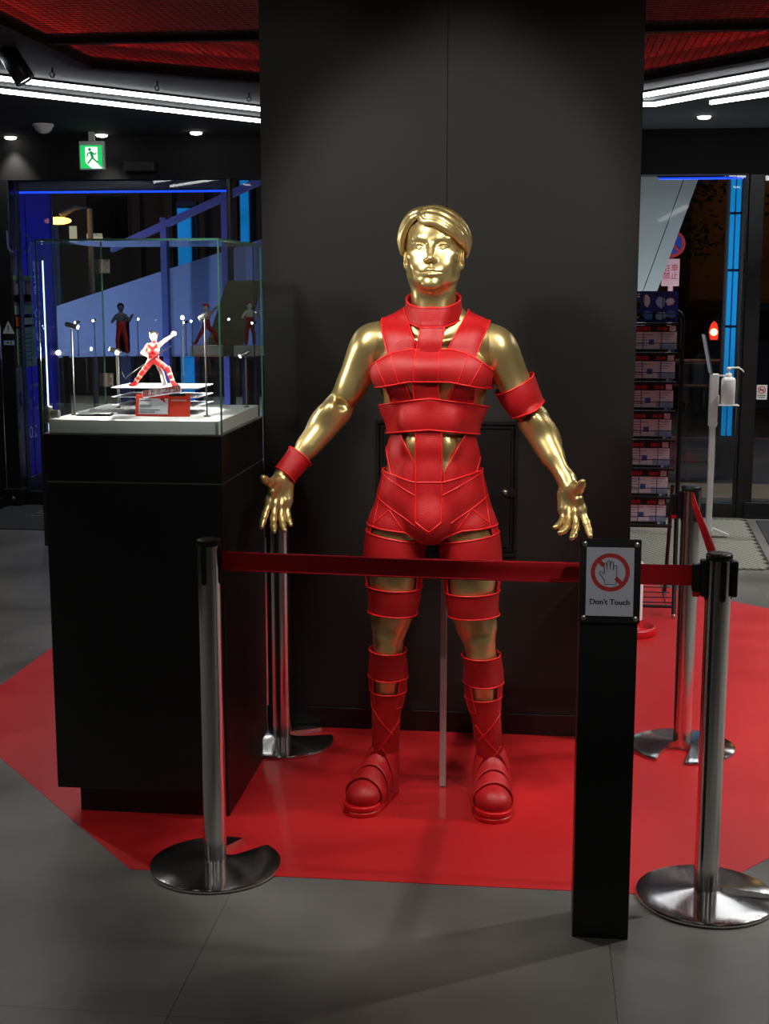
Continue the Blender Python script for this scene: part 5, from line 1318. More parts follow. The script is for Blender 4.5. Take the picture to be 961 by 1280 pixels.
spotlight('ceiling spotlight close above the right of the mannequin', (0.30, 3.25, 2.50), (-0.26, 4.05, 1.10), SPOT_W * 0.33, 40, size=0.035)
# ================================================================== STREET OUTSIDE THE GLASS
gr = struct('ground')
m = MB(); m.box((-30, 9.7, -0.10), (30, 60, -0.012)); m.build('street', 'pave', gr)
yb = 9.75; i = 0
for wdt, mt in ((0.75, 'pave'), (0.8, 'pavetan'), (0.5, 'pavedark'), (1.9, 'pave'), (1.0, 'pavedark'), (4.2, 'paverose'), (1.6, 'pavedark')):
    m = MB(); m.box((-1.5, yb + 0.01, -0.012), (9, yb + wdt - 0.01, -0.004), 0.002); m.build('paving_band', mt, gr); yb += wdt
# slanted white cladding column right of the black column
wc = thing('slanted_column', 'big slanted white clad column outside the right window', 'column', (0, 10.3, 0))
edge = lambda z: (1.114 - (2.36 - z) * 0.334)
def slab2(nm, o0, o1):
    m = MB(); m.prism([(edge(-0.012) + o0, -0.012), (edge(-0.012) + o1, -0.012), (edge(3.6) + o1, 3.6), (edge(3.6) + o0, 3.6)], 0.0, 0.5, 'y'); return m.build(nm, 'panelwhite', wc)
slab2('cladding_panel', -0.10, 0.0); slab2('cladding_panel', -0.95, -0.106)
# road sign: no parking disc and a pink plate
ps = aty(843, 305, 11.2)
rs = thing('road_sign', 'no parking sign with a pink plate on its pole by the slanted column', 'road sign', (ps.x - 0.02, 11.2, 0))
m = MB(); m.lathe([(0.022, -0.012), (0.022, ps.z + 0.25)], (0, 0.02, 0), 12); m.build('pole', 'signpink', rs)
def disc(nm, r, y0, y1, mt): m = MB(); m.prism([(r * math.cos(2 * math.pi * k / 28), ps.z + r * 1.0 * math.sin(2 * math.pi * k / 28)) for k in range(28)], y0, y1, 'y'); return m.build(nm, mt, rs)
disc('disc_rim', 0.105, -0.012, -0.004, 'signred'); disc('blue_disc', 0.080, -0.016, -0.0125, 'signblue')
m = MB(); m.box((-0.083, -0.0195, ps.z - 0.009), (0.083, -0.0165, ps.z + 0.009), 0, 0, Matrix.Translation((0, 0, ps.z)) @ Matrix.Rotation(D(45), 4, 'Y') @ Matrix.Translation((0, 0, -ps.z))); m.build('slash', 'signred', rs)
m = MB(); m.box((-0.075, -0.014, ps.z - 0.33), (0.065, -0.004, ps.z - 0.115), 0.002); pk = m.build('plate', 'signpink', rs)
text('plate_text', '駐車\n禁止', 0.062, 'signred', facing((-0.005, -0.0145, ps.z - 0.222)), rs, 0.0005)
# luminous cyan tubes on dark posts
def tube_post(label, px0, px1, pyt, pyb, y, nseg, two=False, grp='cyan light columns in the street'):
    a, b = aty(px0, pyt, y), aty(px1, pyb, y); x0, w = a.x, max(0.036, (aty(px1, pyt, y).x - a.x))
    t = thing('light_column', label, 'light column', (x0, y, 0), 0, grp)
    ztop = a.z + 0.3
    m = MB(); m.box((-0.02, 0.05, -0.012), ((w * 2.3 if two else w) + 0.05, 0.14, ztop + 0.05), 0.004); m.build('post', 'facade', t)
    zb = max(0.1, b.z)
    for q in range(2 if two else 1):
        for k in range(nseg):
            z0 = zb + (ztop - zb) * k / nseg; z1 = zb + (ztop - zb) * (k + 1) / nseg - 0.02
            m = MB(); m.box((q * w * 1.25, 0.0, z0), (q * w * 1.25 + w * (0.9 if two else 1), 0.049, z1), 0.004); m.build('light_tube', 'cyan', t)
    return t
tube_post('pair of cyan light tubes beside the right door jamb', 914, 920, 240, 545, 11.5, 5, True)
tube_post('wide cyan light tube behind the left end of the display case', 56, 66, 330, 560, 12.2, 3)
tube_post('cyan light tube seen through the middle of the display case', 222, 238, 300, 520, 12.2, 3)
tube_post('cyan light tube close to the left edge of the black column', 300, 310, 262, 400, 12.2, 2)
# blue lit ramp and its struts on the left
rp = thing('lit_ramp', 'blue lit sloping ramp wall outside the left window', 'ramp', (0, 11.6, 0))
m = MB(); m.prism([(-4.9, 0.95), (-4.9, 1.20), (-4.2, 1.42), (-3.28, 1.71), (-2.39, 1.98), (-1.0, 2.42), (-1.0, 1.20), (-2.4, 1.03)], 0.0, 0.12, 'y'); m.build('side_wall', 'cladblue', rp)
for xx in (-4.6, -3.6, -1.4): m = MB(); m.box((xx - 0.05, 0.0, -0.012), (xx + 0.05, 0.1, 1.3), 0.003); m.build('ramp_post', 'facade', rp)
a, b = aty(140, 307, 11.4), aty(290, 238, 11.4)
m = MB(); m.prism([(a.x, a.z), (b.x + .6, b.z + .26), (b.x + .6, b.z + 0.20), (a.x, a.z - 0.055)], -0.25, -0.15, 'y'); m.build('beam', 'steelpaint', rp)
for px, pt in ((205, 275), (281, 243)):
    q = aty(px, pt, 11.4); m = MB(); m.box((q.x - 0.028, -0.24, -0.012), (q.x + 0.028, -0.16, q.z + 0.02), 0.003); m.build('beam_post', 'steelpaint', rp)
lamp('ramp_fill', 'SPOT', (-3.0, -1.2, 0.25), 48, rp, (-2.9, 0.0, 1.1), 0.05, 120, 0.8, (0.30, 0.34, 1.0))  # added blue spot that brightens the ramp wall
fx_ = thing('added_uplight', 'small uplight in the paving before the blue lit ramp', 'lamp', (-3.0, 10.38, -0.012))  # housing added for the blue ramp spot
m = MB(); m.lathe([(0.06, 0), (0.06, 0.03), (0.05, 0.034)], n=20); m.build('housing', 'blackmetal', fx_)
# dark building across the street, with lit windows
bd = thing('building', 'dark building across the street with small lit windows at the left', 'building', (-8, 20, 0))
m = MB(); m.box((-9, 0, -0.012), (7.2, 3, 9)); m.build('front_wall', 'facade', bd)
for k, (px, py, w, h, mt) in enumerate(((92, 293, 0.11, 0.24, 'litwindow'), (119, 297, 0.24, 0.12, 'litwindow'), (130, 270, 0.5, 0.6, 'darkglass'), (150, 275, 0.25, 0.7, 'darkglass'))):
    q = aty(px, py, 19.98); f = MB(); f.box((q.x + 8 - w / 2 - .03, -0.03, q.z - h / 2 - .03), (q.x + 8 + w / 2 + .03, 0.0, q.z + h / 2 + .03)); fo = f.build('window_frame', 'facade', bd)
    f = MB(); f.box((q.x + 8 - w / 2, -0.05, q.z - h / 2), (q.x + 8 + w / 2, -0.031, q.z + h / 2)); f.build('pane', mt, fo)
for k in range(4):
    q = aty(170 + 40 * k, 255, 19.98); m = MB(); m.box((q.x + 8, -0.25, -0.012), (q.x + 8 + 0.12, -0.05, 6)); m.build('pilaster', 'facade', bd)
bw = thing('building', 'orange lit building behind the trees on the right', 'building', (4.5, 26, 0))
m = MB(); m.box((-5, 0, -0.012), (9, 3, 10)); m.build('front_wall', 'facadewarm', bw)
for k in range(7): m = MB(); m.box((-4.2 + k * 1.1, -0.2, -0.012), (-4.0 + k * 1.1, 0.0, 10)); m.build('pilaster', 'facade', bw)
q = aty(70, 276, 16.0)
sl = thing('street_lamp', 'glowing orange street lamp beyond the left window', 'street lamp', (q.x, 16.0, 0))
m = MB(); m.tube([(0.35, 0.2, -0.012), (0.35, 0.2, q.z + 0.15), (0.2, 0.1, q.z + 0.16), (0.06, 0, q.z + 0.06)], 0.035, 8); m.build('pole', 'facade', sl)
m = MB(); m.bm((lambda b: (bmesh.ops.create_uvsphere(b, u_segments=16, v_segments=8, radius=0.09), b)[1])(bmesh.new()), 0, True, Matrix.Translation((0.02, 0, q.z)) @ Matrix.Diagonal((1.9, 0.8, 0.5, 1))); m.build('lamp_bulb', 'warm', sl)
lamp('glow', 'POINT', (0, -0.3, q.z - 0.2), 60, sl, None, 0.1, col=(1, 0.45, 0.12))
sl2 = thing('street_lamp', 'orange street lamp lighting the far right building', 'street lamp', (5.5, 22.5, 0))
m = MB(); m.tube([(0, 0, -0.012), (0, 0, 4.2)], 0.05, 8); m.build('pole', 'facade', sl2)
m = MB(); m.lathe([(0.0001, 4.2), (0.16, 4.25), (0.18, 4.35), (0.05, 4.45)], n=16); m.build('lamp_bulb', 'warm', sl2)
lamp('glow', 'POINT', (0, 0.3, 4.0), 34, sl2, None, 0.15, col=(1, 0.50, 0.12))
up = thing('added_uplight', 'small uplight in the paving at the foot of the slanted column', 'lamp', (1.05, 9.84, -0.012))  # added to brighten the slanted cladding from below
m = MB(); m.lathe([(0.06, 0), (0.06, 0.03), (0.05, 0.034)], n=20); m.build('housing', 'blackmetal', up)
lamp('glow', 'SPOT', (0, 0, 0.06), 210, up, (-0.25, 0.45, 1.6), 0.05, 120, 0.8, (0.95, 1.0, 0.98))
# trees
def tree(label, x, y, h, r, seed, n=900):
    t = thing('tree', label, 'tree', (x, y, 0), 0, 'street trees beyond the right window'); rn = random.Random(seed)
    m = MB(); m.tube([(0, 0, -0.012), (0.03, 0, h * 0.3), (-0.02, 0.02, h * 0.6), (0, 0, h * 0.9)], [0.10, 0.08, 0.06, 0.03], 8)
    for k in range(5):
        a = rn.uniform(0, 6.28); m.tube([(0, 0, h * (0.4 + .08 * k)), (r * .7 * math.cos(a), r * .7 * math.sin(a), h * (0.55 + .08 * k))], [0.04, 0.015], 6)
    m.build('trunk', 'bark', t)
    m = MB()
    cl = [(rn.uniform(-r, r) * .8, rn.uniform(-r, r) * .8, h * rn.uniform(0.5, 1.05)) for _ in range(16)]
    for k in range(n):
        c = rn.choice(cl); p = Vector((c[0] + rn.gauss(0, .22), c[1] + rn.gauss(0, .22), c[2] + rn.gauss(0, .16)))
        a = Vector((rn.gauss(0, 1), rn.gauss(0, 1), rn.gauss(0, .6))).normalized(); b = a.orthogonal().normalized(); s = rn.uniform(.03, .065)
        m.add([p - a * s, p + b * s * .5, p + a * s, p - b * s * .5], [(0, 1, 2, 3)])
    tag(m.build('foliage', 'leaf', t), kind='stuff')
tree('dark street tree left of the cyan tubes', 1.55, 20.4, 4.4, 0.95, 1, 2600); tree('dark street tree behind the right door jamb', 4.3, 20.4, 4.4, 1.0, 2, 2600); tree('dark street tree hidden partly by the slanted column', -1.2, 18.0, 4.2, 0.95, 5, 1200)
# dark car at the kerb
cr = thing('car', 'dark parked car with a glowing red tail light', 'car', (2.50, 14.6, 0))
body_p = [(-0.86, 0.28), (-0.90, 0.55), (-0.88, 0.86), (-0.78, 1.02), (-0.66, 1.34), (-0.50, 1.42), (0.50, 1.42), (0.66, 1.34), (0.78, 1.02), (0.88, 0.86), (0.90, 0.55), (0.86, 0.28)]
m = MB(); m.prism(body_p, 0.0, 3.9, 'y'); m.build('body', 'carpaint', cr)
m = MB(); m.prism([(-0.60, 1.04), (-0.52, 1.34), (0.52, 1.34), (0.60, 1.04)], -0.015, 0.0, 'y'); m.build('rear_window', 'darkglass', cr)
m = MB(); m.box((-0.80, -0.07, 0.32), (0.80, 0.0, 0.55), 0.02); m.build('bumper', 'carpaint', cr)
for sx in (-1, 1):
    m = MB(); m.prism([(sx * 0.74, 1.04), (sx * 0.76, 1.12), (sx * 0.74, 1.20), (sx * 0.71, 1.235), (sx * 0.68, 1.21), (sx * 0.66, 1.12), (sx * 0.67, 1.04)], -0.03, -0.001, 'y'); tl = m.build('tail_lamp', 'taillight', cr)
    m = MB(); m.lathe([(0.0001, 0.02), (0.03, 0.012), (0.036, 0)], n=14, M=Matrix.Translation((sx * 0.71, -0.031, 1.12)) @ Matrix.Rotation(D(90), 4, 'X')); m.build('bulb', 'tailhot', tl)
    for yw in (0.7, 3.2):
        m = MB(); m.lathe([(0.18, -0.1), (0.31, -0.1), (0.32, -0.08), (0.32, 0.08), (0.31, 0.1), (0.18, 0.1)], n=24, M=Matrix.Translation((sx * 0.76, yw, 0.31)) @ Matrix.Rotation(D(90), 4, 'Y')); m.build('wheel', 'rubber', cr)
m = MB(); m.box((-0.26, -0.022, 0.66), (0.26, 0.0, 0.78), 0.003); m.build('number_plate', 'carpaint', cr)
# brown railing
rl = thing('railing', 'brown street railing before the dark car', 'railing', (1.2, 12.6, 0))
m = MB(); m.tube([(-0.4, 0, 0.92), (0.62, 0, 0.92)], 0.022, 8); m.build('top_rail', 'brownrail', rl)
m = MB(); m.tube([(-0.4, 0, 0.70), (0.62, 0, 0.70)], 0.012, 8); m.build('lower_rail', 'brownrail', rl)
for xx in (-0.38, 0.60): m = MB(); m.lathe([(0.025, -0.004), (0.025, 0.94)], (xx, 0, 0), 10); m.build('rail_post', 'brownrail', rl)
# unseen fill lamp added to light the paving and cladding on the right
cl_ = thing('street_fill_lamp', 'lamp under the canopy lighting the paving outside', 'lamp', (3.2, 12.4, 3.3))
m = MB(); m.lathe([(0.0001, 0.05), (0.10, 0.05), (0.12, 0.0), (0.10, -0.01)], n=20); m.build('housing', 'blackmetal', cl_)
lamp('glow', 'SPOT', (0, 0, -0.05), 160, cl_, (-0.6, -0.3, -3), 0.1, 150, 0.8, (1, 0.9, 0.82))
m = MB(); m.box((-9, 11.9, -0.012), (-1.6, 19.5, -0.003), 0.002); m.build('paving_band', 'panelwhite', gr)
cl2 = thing('street_fill_lamp', 'lamp lighting the pale forecourt beyond the left window', 'lamp', (-3.6, 15.5, 4.2))  # added overhead to lighten the street on the left
m = MB(); m.lathe([(0.0001, 0.05), (0.10, 0.05), (0.12, 0.0), (0.10, -0.01)], n=20); m.build('housing', 'blackmetal', cl2)
m = MB(); m.tube([(0, 0.0, 0.05), (0.0, 4.46, 0.3)], 0.03, 8); m.build('wall_arm', 'blackmetal', cl2)
lamp('glow', 'SPOT', (0, 0, -0.05), 420, cl2, (0, 0, -3), 0.1, 120, 0.8, (0.9, 0.95, 1.0))
# ------------------------------------------------------------------ prints on the glass wing (seen from inside, so reversed)
def wing(px, py): 
    q = atx(px, py, -3.762); return q
wg = thing('window_graphics', 'reversed white lettering on the blue glass wing at the far left', 'window graphics', (-3.762, 9.62, 0))
def wtext(nm, s, px, py, size, mt='t_white', sx=-1.0, bold=0.0):
    q = wing(px, py); M = Matrix.Translation((0.0, q.y - 9.62, q.z)) @ Matrix.Rotation(D(90), 4, 'Z') @ Matrix.Rotation(D(90), 4, 'X')
    return text(nm, s, size, mt, M, wg, 0.0006, bold, sx)
wtext('lettering', 'GU', 24, 305, 0.22, 'lilac', -1.6)
wtext('lettering', 'A', 27, 343, 0.16, 'lilac', -1.8)
for k, ch in enumerate('聞仕会。のいかゝン。'):
    wtext('vertical_character', ch, 44.5 + 0.55 * k, 334 + 14.5 * k, 0.085, 't_white', -1.5)
wtext('big_letter', 'G', 47, 497, 0.29, 'lilac', -1.9); wtext('big_letter', 'U', 31, 500, 0.16, 'lilac', -1.8); wtext('small_letter', 'E', 34.5, 514, 0.05, 'lilac', -1.8)
wtext('year', '202', 39, 541, 0.13, 't_white', -1.3)
def sheet(nm, label, px0, py0, px1, py1, mt, parts=()):
    a, b = wing(px0, py0), wing(px1, py1)
    t = thing(nm, label, 'poster', (-3.760, a.y, b.z))
    m = MB(); m.box((0, 0, 0), (0.002, b.y - a.y, a.z - b.z)); m.build('sheet', mt, t)
    L_, H_ = b.y - a.y, a.z - b.z
    for n2, u0, v0, u1, v1, m2 in parts:
        m = MB(); m.box((0.0022, u0 * L_, v0 * H_), (0.003, u1 * L_, v1 * H_)); m.build(n2, m2, t)
    return t
sheet('window_poster', 'group photograph poster on the glass wing', 15.5, 344, 41, 392, 't_grey', (('pale_sky', 0, .88, 1, 1, 't_green'), ('dark_band', 0, .32, .9, .5, 't_black'), ('photo_person', .1, .45, .28, .8, 't_white'), ('photo_person', .4, .42, .6, .85, 't_light'), ('photo_person', .7, .45, .9, .78, 't_pink'), ('green_strip', 0, 0, 1, .22, 't_green')))
sheet('window_poster', 'dark title strip with orange mark on the glass wing', 18, 394, 43, 409, 't_black', (('orange_mark', .05, .15, .4, .9, 't_orange'), ('white_title', .45, .25, .95, .75, 't_white')))
sheet('window_poster', 'pale green text sheet on the glass wing', 20, 410, 45, 457, 't_green', tuple(('text_line', .08, .15 + .11 * k, .8, .18 + .11 * k, 't_grey') for k in range(7)))
lamp('film_fill', 'POINT', (-1.3, 0.25, 1.5), 130, wg, None, 0.1, col=(0.45, 0.5, 1.0))  # added blue point light behind the wing, brightens the film
q = wing(51.5, 470)
vs = thing('vertical_light_bar', 'thin white vertical light bar at the far edge of the glass wing', 'light strip', (-3.715, q.y, 0))
m = MB(); m.box((-0.004, -0.004, 0.25), (0.003, 0.004, 1.78)); m.build('diffuser', 'ledbar', vs)
m = MB(); m.box((-0.010, 0.0052, 0.20), (0.006, 0.016, 1.82), 0.001); m.build('housing', 'silverline', vs)
# warning stickers on the black jamb and on the right door
st = thing('warning_sticker', 'white triangular warning sticker on the left black jamb', 'sticker', tuple(aty(10.5, 411, 9.497)))
m = MB(); m.prism([(-0.045, -0.035), (0.045, -0.035), (0.0, 0.055)], -0.001, 0.0015, 'y'); m.build('triangle', 'sticker', st)
m = MB(); m.prism([(-0.007, 0.025), (0.007, 0.025), (0.004, -0.008), (-0.004, -0.008)], -0.0016, -0.0011, 'y'); m.box((-0.005, -0.0016, -0.022), (0.005, -0.0011, -0.013)); m.build('exclamation_mark', 'stickerblue', st)
st = thing('notice_sticker', 'small white and blue sticker under the warning triangle', 'sticker', tuple(aty(11.5, 428.5, 9.497)))
m = MB(); m.box((-0.042, -0.001, -0.019), (0.042, 0.0015, 0.019)); m.build('blue_border', 'stickerblue', st)
m = MB(); m.box((-0.036, -0.0016, -0.012), (0.036, -0.0011, 0.012)); w_ = m.build('white_field', 'sticker', st)
m = MB(); m.box((-0.026, -0.0022, -0.004), (0.002, -0.0017, 0.004)); m.box((0.010, -0.0022, -0.007), (0.022, -0.0017, 0.007)); m.build('marks', 'ink', w_)
q = aty(952, 490, 9.572)
st = thing('no_smoking_sticker', 'white prohibition sticker on the right glass door', 'sticker', (q.x, 9.572, q.z))
m = MB(); m.box((-0.036, -0.001, -0.052), (0.036, 0.0015, 0.048), 0.001); m.build('white_field', 'sticker', st)
m = MB(); ring2(m, (0, 0.014), 0.020, 0.026, -0.0018, -0.0011, 28, Matrix.Identity(4))
d = MB(); m.prism([(-0.018, 0.028), (-0.014, 0.032), (0.018, 0.0), (0.014, -0.004)], -0.0018, -0.0011, 'y'); m.build('ring', 'signred', st)
m = MB(); m.box((-0.014, -0.0016, 0.009), (0.014, -0.0011, 0.019)); m.build('symbol', 'ink', st)
m = MB()
for k in range(5): m.box((-0.026 + k * 0.011, -0.0016, -0.028), (-0.018 + k * 0.011, -0.0011, -0.020))
m.box((-0.022, -0.0016, -0.040), (0.022, -0.0011, -0.035)); tag(m.build('caption', 'ink', st), kind='stuff')

# ================================================================== BACK DISPLAY CASE (seen through the front one)
b0, b1 = -3.05, -1.69
bc = thing('display_case', 'long low lit display case behind the front one, by the windows', 'display case', ((b0 + b1) / 2, 8.25, 0))
L_ = (b1 - b0) / 2
m = MB(); m.box((-L_, -0.25, 1.163), (L_, 0.25, 1.175), 0.002); m.build('deck', 'acrylic', bc)
for sx in (-1, 1):
    for sy in (-1, 1): m = MB(); m.box((sx * (L_ - 0.03) - .018, sy * 0.22 - .018, 0), (sx * (L_ - 0.03) + .018, sy * 0.22 + .018, 1.162), 0.002); m.build('leg', 'blackmetal', bc)
for nm, lo, hi in (('front_pane', (-L_, -.25, 1.176), (L_, -.244, 1.84)), ('back_pane', (-L_, .244, 1.176), (L_, .25, 1.84)), ('side_pane', (-L_, -.243, 1.176), (-L_ + .006, .243, 1.84)), ('side_pane', (L_ - .006, -.243, 1.176), (L_, .243, 1.84)), ('top_pane', (-L_, -.25, 1.8405), (L_, .25, 1.8465))):
    m = MB(); m.box(lo, hi); m.build(nm, 'caseglass', bc)
for sx in (-1, 1):
    m = MB(); m.box((sx * L_ - .003, -.253, 1.176), (sx * L_ + .003, -.247, 1.84)); m.build('glass_edge', 'glassedge', bc)
m = MB(); m.box((-L_, -.253, 1.841), (L_, -.247, 1.848)); m.build('glass_edge', 'glassedge', bc)
f2 = figurine('dark red figurine at the left of the back display case', (-2.57, 8.22, 1.1755), 1.9, 0.3, False, ('printgrey', 'signred', 'hairblack'), 1)
f3 = figurine('red and white figurine in the middle of the back display case', (-2.03, 8.20, 1.1755 + 0.06), 1.5, -0.5, False, ('white', 'red', 'redplastic'), 0)
f4 = figurine('red and white figurine at the right end of the back display case', (-1.755, 8.18, 1.1755 + 0.06), 1.6, 0.4, False, ('white', 'red', 'redplastic'), 1)
for q, nm in ((f3, 'clear plinth under the middle figurine of the back case'), (f4, 'clear plinth under the right figurine of the back case')):
    m = MB(); m.box((-0.09, -0.05, 0), (0.09, 0.05, 0.058), 0.002); tag(m.build('acrylic_plinth', 'deck', None, (q.location.x, q.location.y, 1.1757)), nm, 'plinth')
ob = thing('backdrop_board', 'slanted olive board standing in the back display case', 'board', (-1.96, 8.36, 1.1755))
m = MB(); m.prism([(-0.13, 0.0), (0.10, 0.0), (0.265, 0.45), (0.03, 0.45)], -0.006, 0.006, 'y'); m.build('board', 'olive', ob)
for k, px in enumerate((97, 118, 172, 232, 240, 285, 322)):
    q = aty(px, 406 + (k % 3) * 2, 8.10 + 0.06 * (k % 2))
    x = min(max(q.x, b0 + 0.05), b1 - 0.02)
    mini(['leftmost', 'second', 'third', 'fourth', 'fifth', 'sixth', 'rightmost'][k] + ' bright miniature spotlight in the back display case', x, q.y, 1.1755, 0.20 + 0.01 * (k % 3), D(-90 + 25 * ((k % 3) - 1)), -6, power=3.0 if k % 2 else None, grp='miniature spotlights in the back display case', est='caselamp')
mann = thing('mannequin', 'gold mannequin in red strap costume standing with open arms before the black column', 'mannequin', (MX, MY, 0))
body = build_body(mann); body['label'] = 'gold painted body with parted lips and open hands'
def zp(py, dy=-0.1): return J(540, py, dy)[2]
def xp(px, py, dy=-0.1): return J(px, py, dy)[0]
def PL(pts, dy=-0.1): return [J(px, py, dy) for px, py in pts]
def union(*fs): return lambda X, Y, Z: np.minimum.reduce(np.broadcast_arrays(*[f(X, Y, Z) for f in fs]))
def inter(*fs): return lambda X, Y, Z: np.maximum.reduce(np.broadcast_arrays(*[f(X, Y, Z) for f in fs]))
TN = TORSO + NECK
front = lambda X, Y, Z: Y - 0.02
# collar
zt, zb = zp(375, -0.06), zp(399, -0.08)
CN = NECK + [RC((0, 0.032, 1.43), (0, 0.018, 1.505), 0.088, 0.066, 0.03)]
shell('collar', mann, [CN], (-0.12, -0.12, zb - 0.03), (0.12, 0.13, zt + 0.07), slab(zb, zt, 0, 0.34), 0.009, 0.006, 0.0026)
# shoulder straps
TL = [TORSO + [EL((-0.10, -0.028, 1.41), (0.06, 0.06, 0.055), 0.03), EL((0.10, -0.028, 1.41), (0.06, 0.06, 0.055), 0.03)], ARM_L + ARM_R]
shell('shoulder_strap', mann, TL, (-0.20, -0.14, 1.33), (-0.04, 0.16, 1.53), poly_sd(
      [J(489, 458, -0.09), J(475, 402, -0.04), J(472, 350, 0), J(503, 350, 0), J(503, 388, -0.04), J(532, 458, -0.09)]), 0.005, 0.005)
shell('shoulder_strap', mann, TL, (0.03, -0.14, 1.33), (0.20, 0.16, 1.53), poly_sd(
      [J(590, 458, -0.09), J(611, 404, -0.04), J(614, 350, 0), J(583, 350, 0), J(584, 390, -0.04), J(549, 458, -0.09)]), 0.005, 0.005)
# centre strip from collar to crotch
shell('center_strip', mann, [TORSO + NECK + [EL((0, -0.040, 1.42), (0.05, 0.045, 0.06), 0.03)], LEG_L, LEG_R], (-0.06, -0.16, 0.83), (0.05, 0.0, 1.52), inter(poly_sd(
      [J(526, 409, -0.07), J(556, 409, -0.07), J(553, 437), J(551, 480), J(553, 505), J(555, 538), J(555, 645), J(540, 657), J(523, 645), J(523, 538), J(521, 505), J(521, 480), J(524, 437)]), front), 0.0105, 0.005,
      pipe_mask=lambda X, Y, Z: Y - 0.0)
# chest band
def chest_region(X, Y, Z):
    zt = zp(437) - 3.6 * np.maximum(np.abs(X + 0.003) - 0.055, 0) ** 2 - 0.25 * np.maximum(Y + 0.02, 0)
    zb = zp(477) - 0.20 * np.maximum(np.abs(X) - 0.06, 0) - 0.10 * np.maximum(Y + 0.02, 0)
    return np.maximum(Z - zt, zb - Z) * 0.93
def chest_taut(): return [EL((0, -0.052, 1.352), (0.152, 0.070, 0.040), 0.02)]
shell('chest_band', mann, [TORSO + chest_taut()], (-0.21, -0.17, 1.19), (0.21, 0.19, 1.44), chest_region, 0.0125, 0.006,
      seams=[line_sd(J(490, 430), J(506, 485)), line_sd(J(524, 430), J(521, 485)), line_sd(J(553, 430), J(551, 485)), line_sd(J(592, 430), J(572, 485)),
             line_sd(J(474, 450), J(490, 485)), line_sd(J(606, 450), J(586, 485))])
# slanting straps under the chest band
for pts in ([(481, 474), (505, 474), (516, 507), (486, 507)], [(594, 474), (572, 474), (557, 507), (591, 507)]):
    x = [J(a, b)[0] for a, b in pts]
    shell('rib_strap', mann, [TORSO], (min(x) - 0.02, -0.15, 1.19), (max(x) + 0.02, 0.0, 1.33), inter(poly_sd(PL(pts)), front), 0.005, 0.005)
# waist band
shell('waist_band', mann, [TORSO], (-0.19, -0.14, 1.08), (0.19, 0.17, 1.29),
      lambda X, Y, Z: np.maximum(Z - (zp(499) - 0.12 * np.abs(X) - 0.10 * (Y + 0.09)), (zp(538) - 0.08 * np.abs(X) - 0.10 * (Y + 0.09)) - Z) * 0.98, 0.0135, 0.005)
# V straps of the belly
for pts, xr in (([(470, 535), (494, 535), (524, 592), (524, 604), (488, 604), (479, 570)], (-0.20, -0.02)), ([(612, 535), (586, 535), (555, 592), (555, 604), (592, 604), (601, 570)], (0.0, 0.19))):
    shell('belly_strap', mann, [TORSO], (xr[0], -0.14, 0.98), (xr[1], 0.15, 1.16), inter(poly_sd(PL(pts)), lambda X, Y, Z: Y - 0.06), 0.005, 0.005)
# briefs
bp = [J(474, 584, -0.05), J(522, 597), J(556, 597), J(607, 584, -0.05), J(616, 655, -0.03), J(580, 658), J(560, 666), J(541, 678), J(528, 672), J(508, 660), J(463, 653, -0.03)]
bp[0] = (-0.25, 0, bp[0][2] + 0.01); bp[3] = (0.25, 0, bp[3][2] + 0.01); bp[4] = (0.25, 0, bp[4][2]); bp[-1] = (-0.25, 0, bp[-1][2])
seams = [line_sd(J(a, b), J(c, d)) for (a, b), (c, d) in (((474, 588), (522, 613)), ((606, 588), (556, 613)), ((470, 618), (522, 650)), ((612, 618), (566, 648)),
         ((489, 633), (470, 650)), ((592, 633), (612, 650)), ((490, 634), (506, 656)), ((590, 634), (574, 656)), ((482, 586), (468, 655)), ((601, 586), (614, 655)), ((523, 646), (540, 660)), ((555, 646), (540, 660)))]
shell('briefs', mann, [TORSO, LEG_L, LEG_R], (-0.22, -0.15, 0.80), (0.22, 0.19, 1.09), poly_sd(bp), 0.0095, 0.006, seams=seams)
# bands down the legs
def legband(name, prims, sg, cx, y0, y1, sx, offs=0.009, k=-0.06, sy=0.0, taut=None, w=0.125, seams=()):
    z1, z0 = J(cx, y0, k)[2], J(cx, y1, k)[2]; xc = J(cx, y0, k)[0]
    lo = (xc - w, -0.13, min(z0, z1) - 0.05); hi = (xc + w, 0.16, z1 + 0.05)
    if sg < 0: hi = (min(hi[0], 0.02), hi[1], hi[2])
    else: lo = (max(lo[0], -0.02), lo[1], lo[2])
    return shell(name, mann, [prims + (taut or [])], lo, hi, slab(z0, z1, sx, sy, xc), offs, 0.005, seams=seams)
legband('thigh_band', LEG_L, -1, 500, 675, 714, -0.17)
legband('thigh_band', LEG_R, 1, 585, 675, 714, 0.17)
legband('lower_thigh_band', LEG_L, -1, 492, 738, 771, -0.04)
legband('lower_thigh_band', LEG_R, 1, 590, 744, 774, 0.03)
legband('knee_band', LEG_L, -1, 484, 819, 855, -0.03, 0.009)
legband('knee_band', LEG_R, 1, 608, 826, 863, -0.02, 0.009)
legband('shin_wrap', LEG_L, -1, 480, 873, 975, -0.04, 0.007, seams=[line_sd(J(460, 878), J(492, 918)), line_sd(J(466, 948), J(500, 900)), line_sd(J(478, 935), J(500, 965))])
legband('shin_wrap', LEG_R, 1, 611, 881, 982, 0.04, 0.007, seams=[line_sd(J(632, 886), J(598, 925)), line_sd(J(594, 905), J(628, 950)), line_sd(J(600, 965), J(626, 935))])
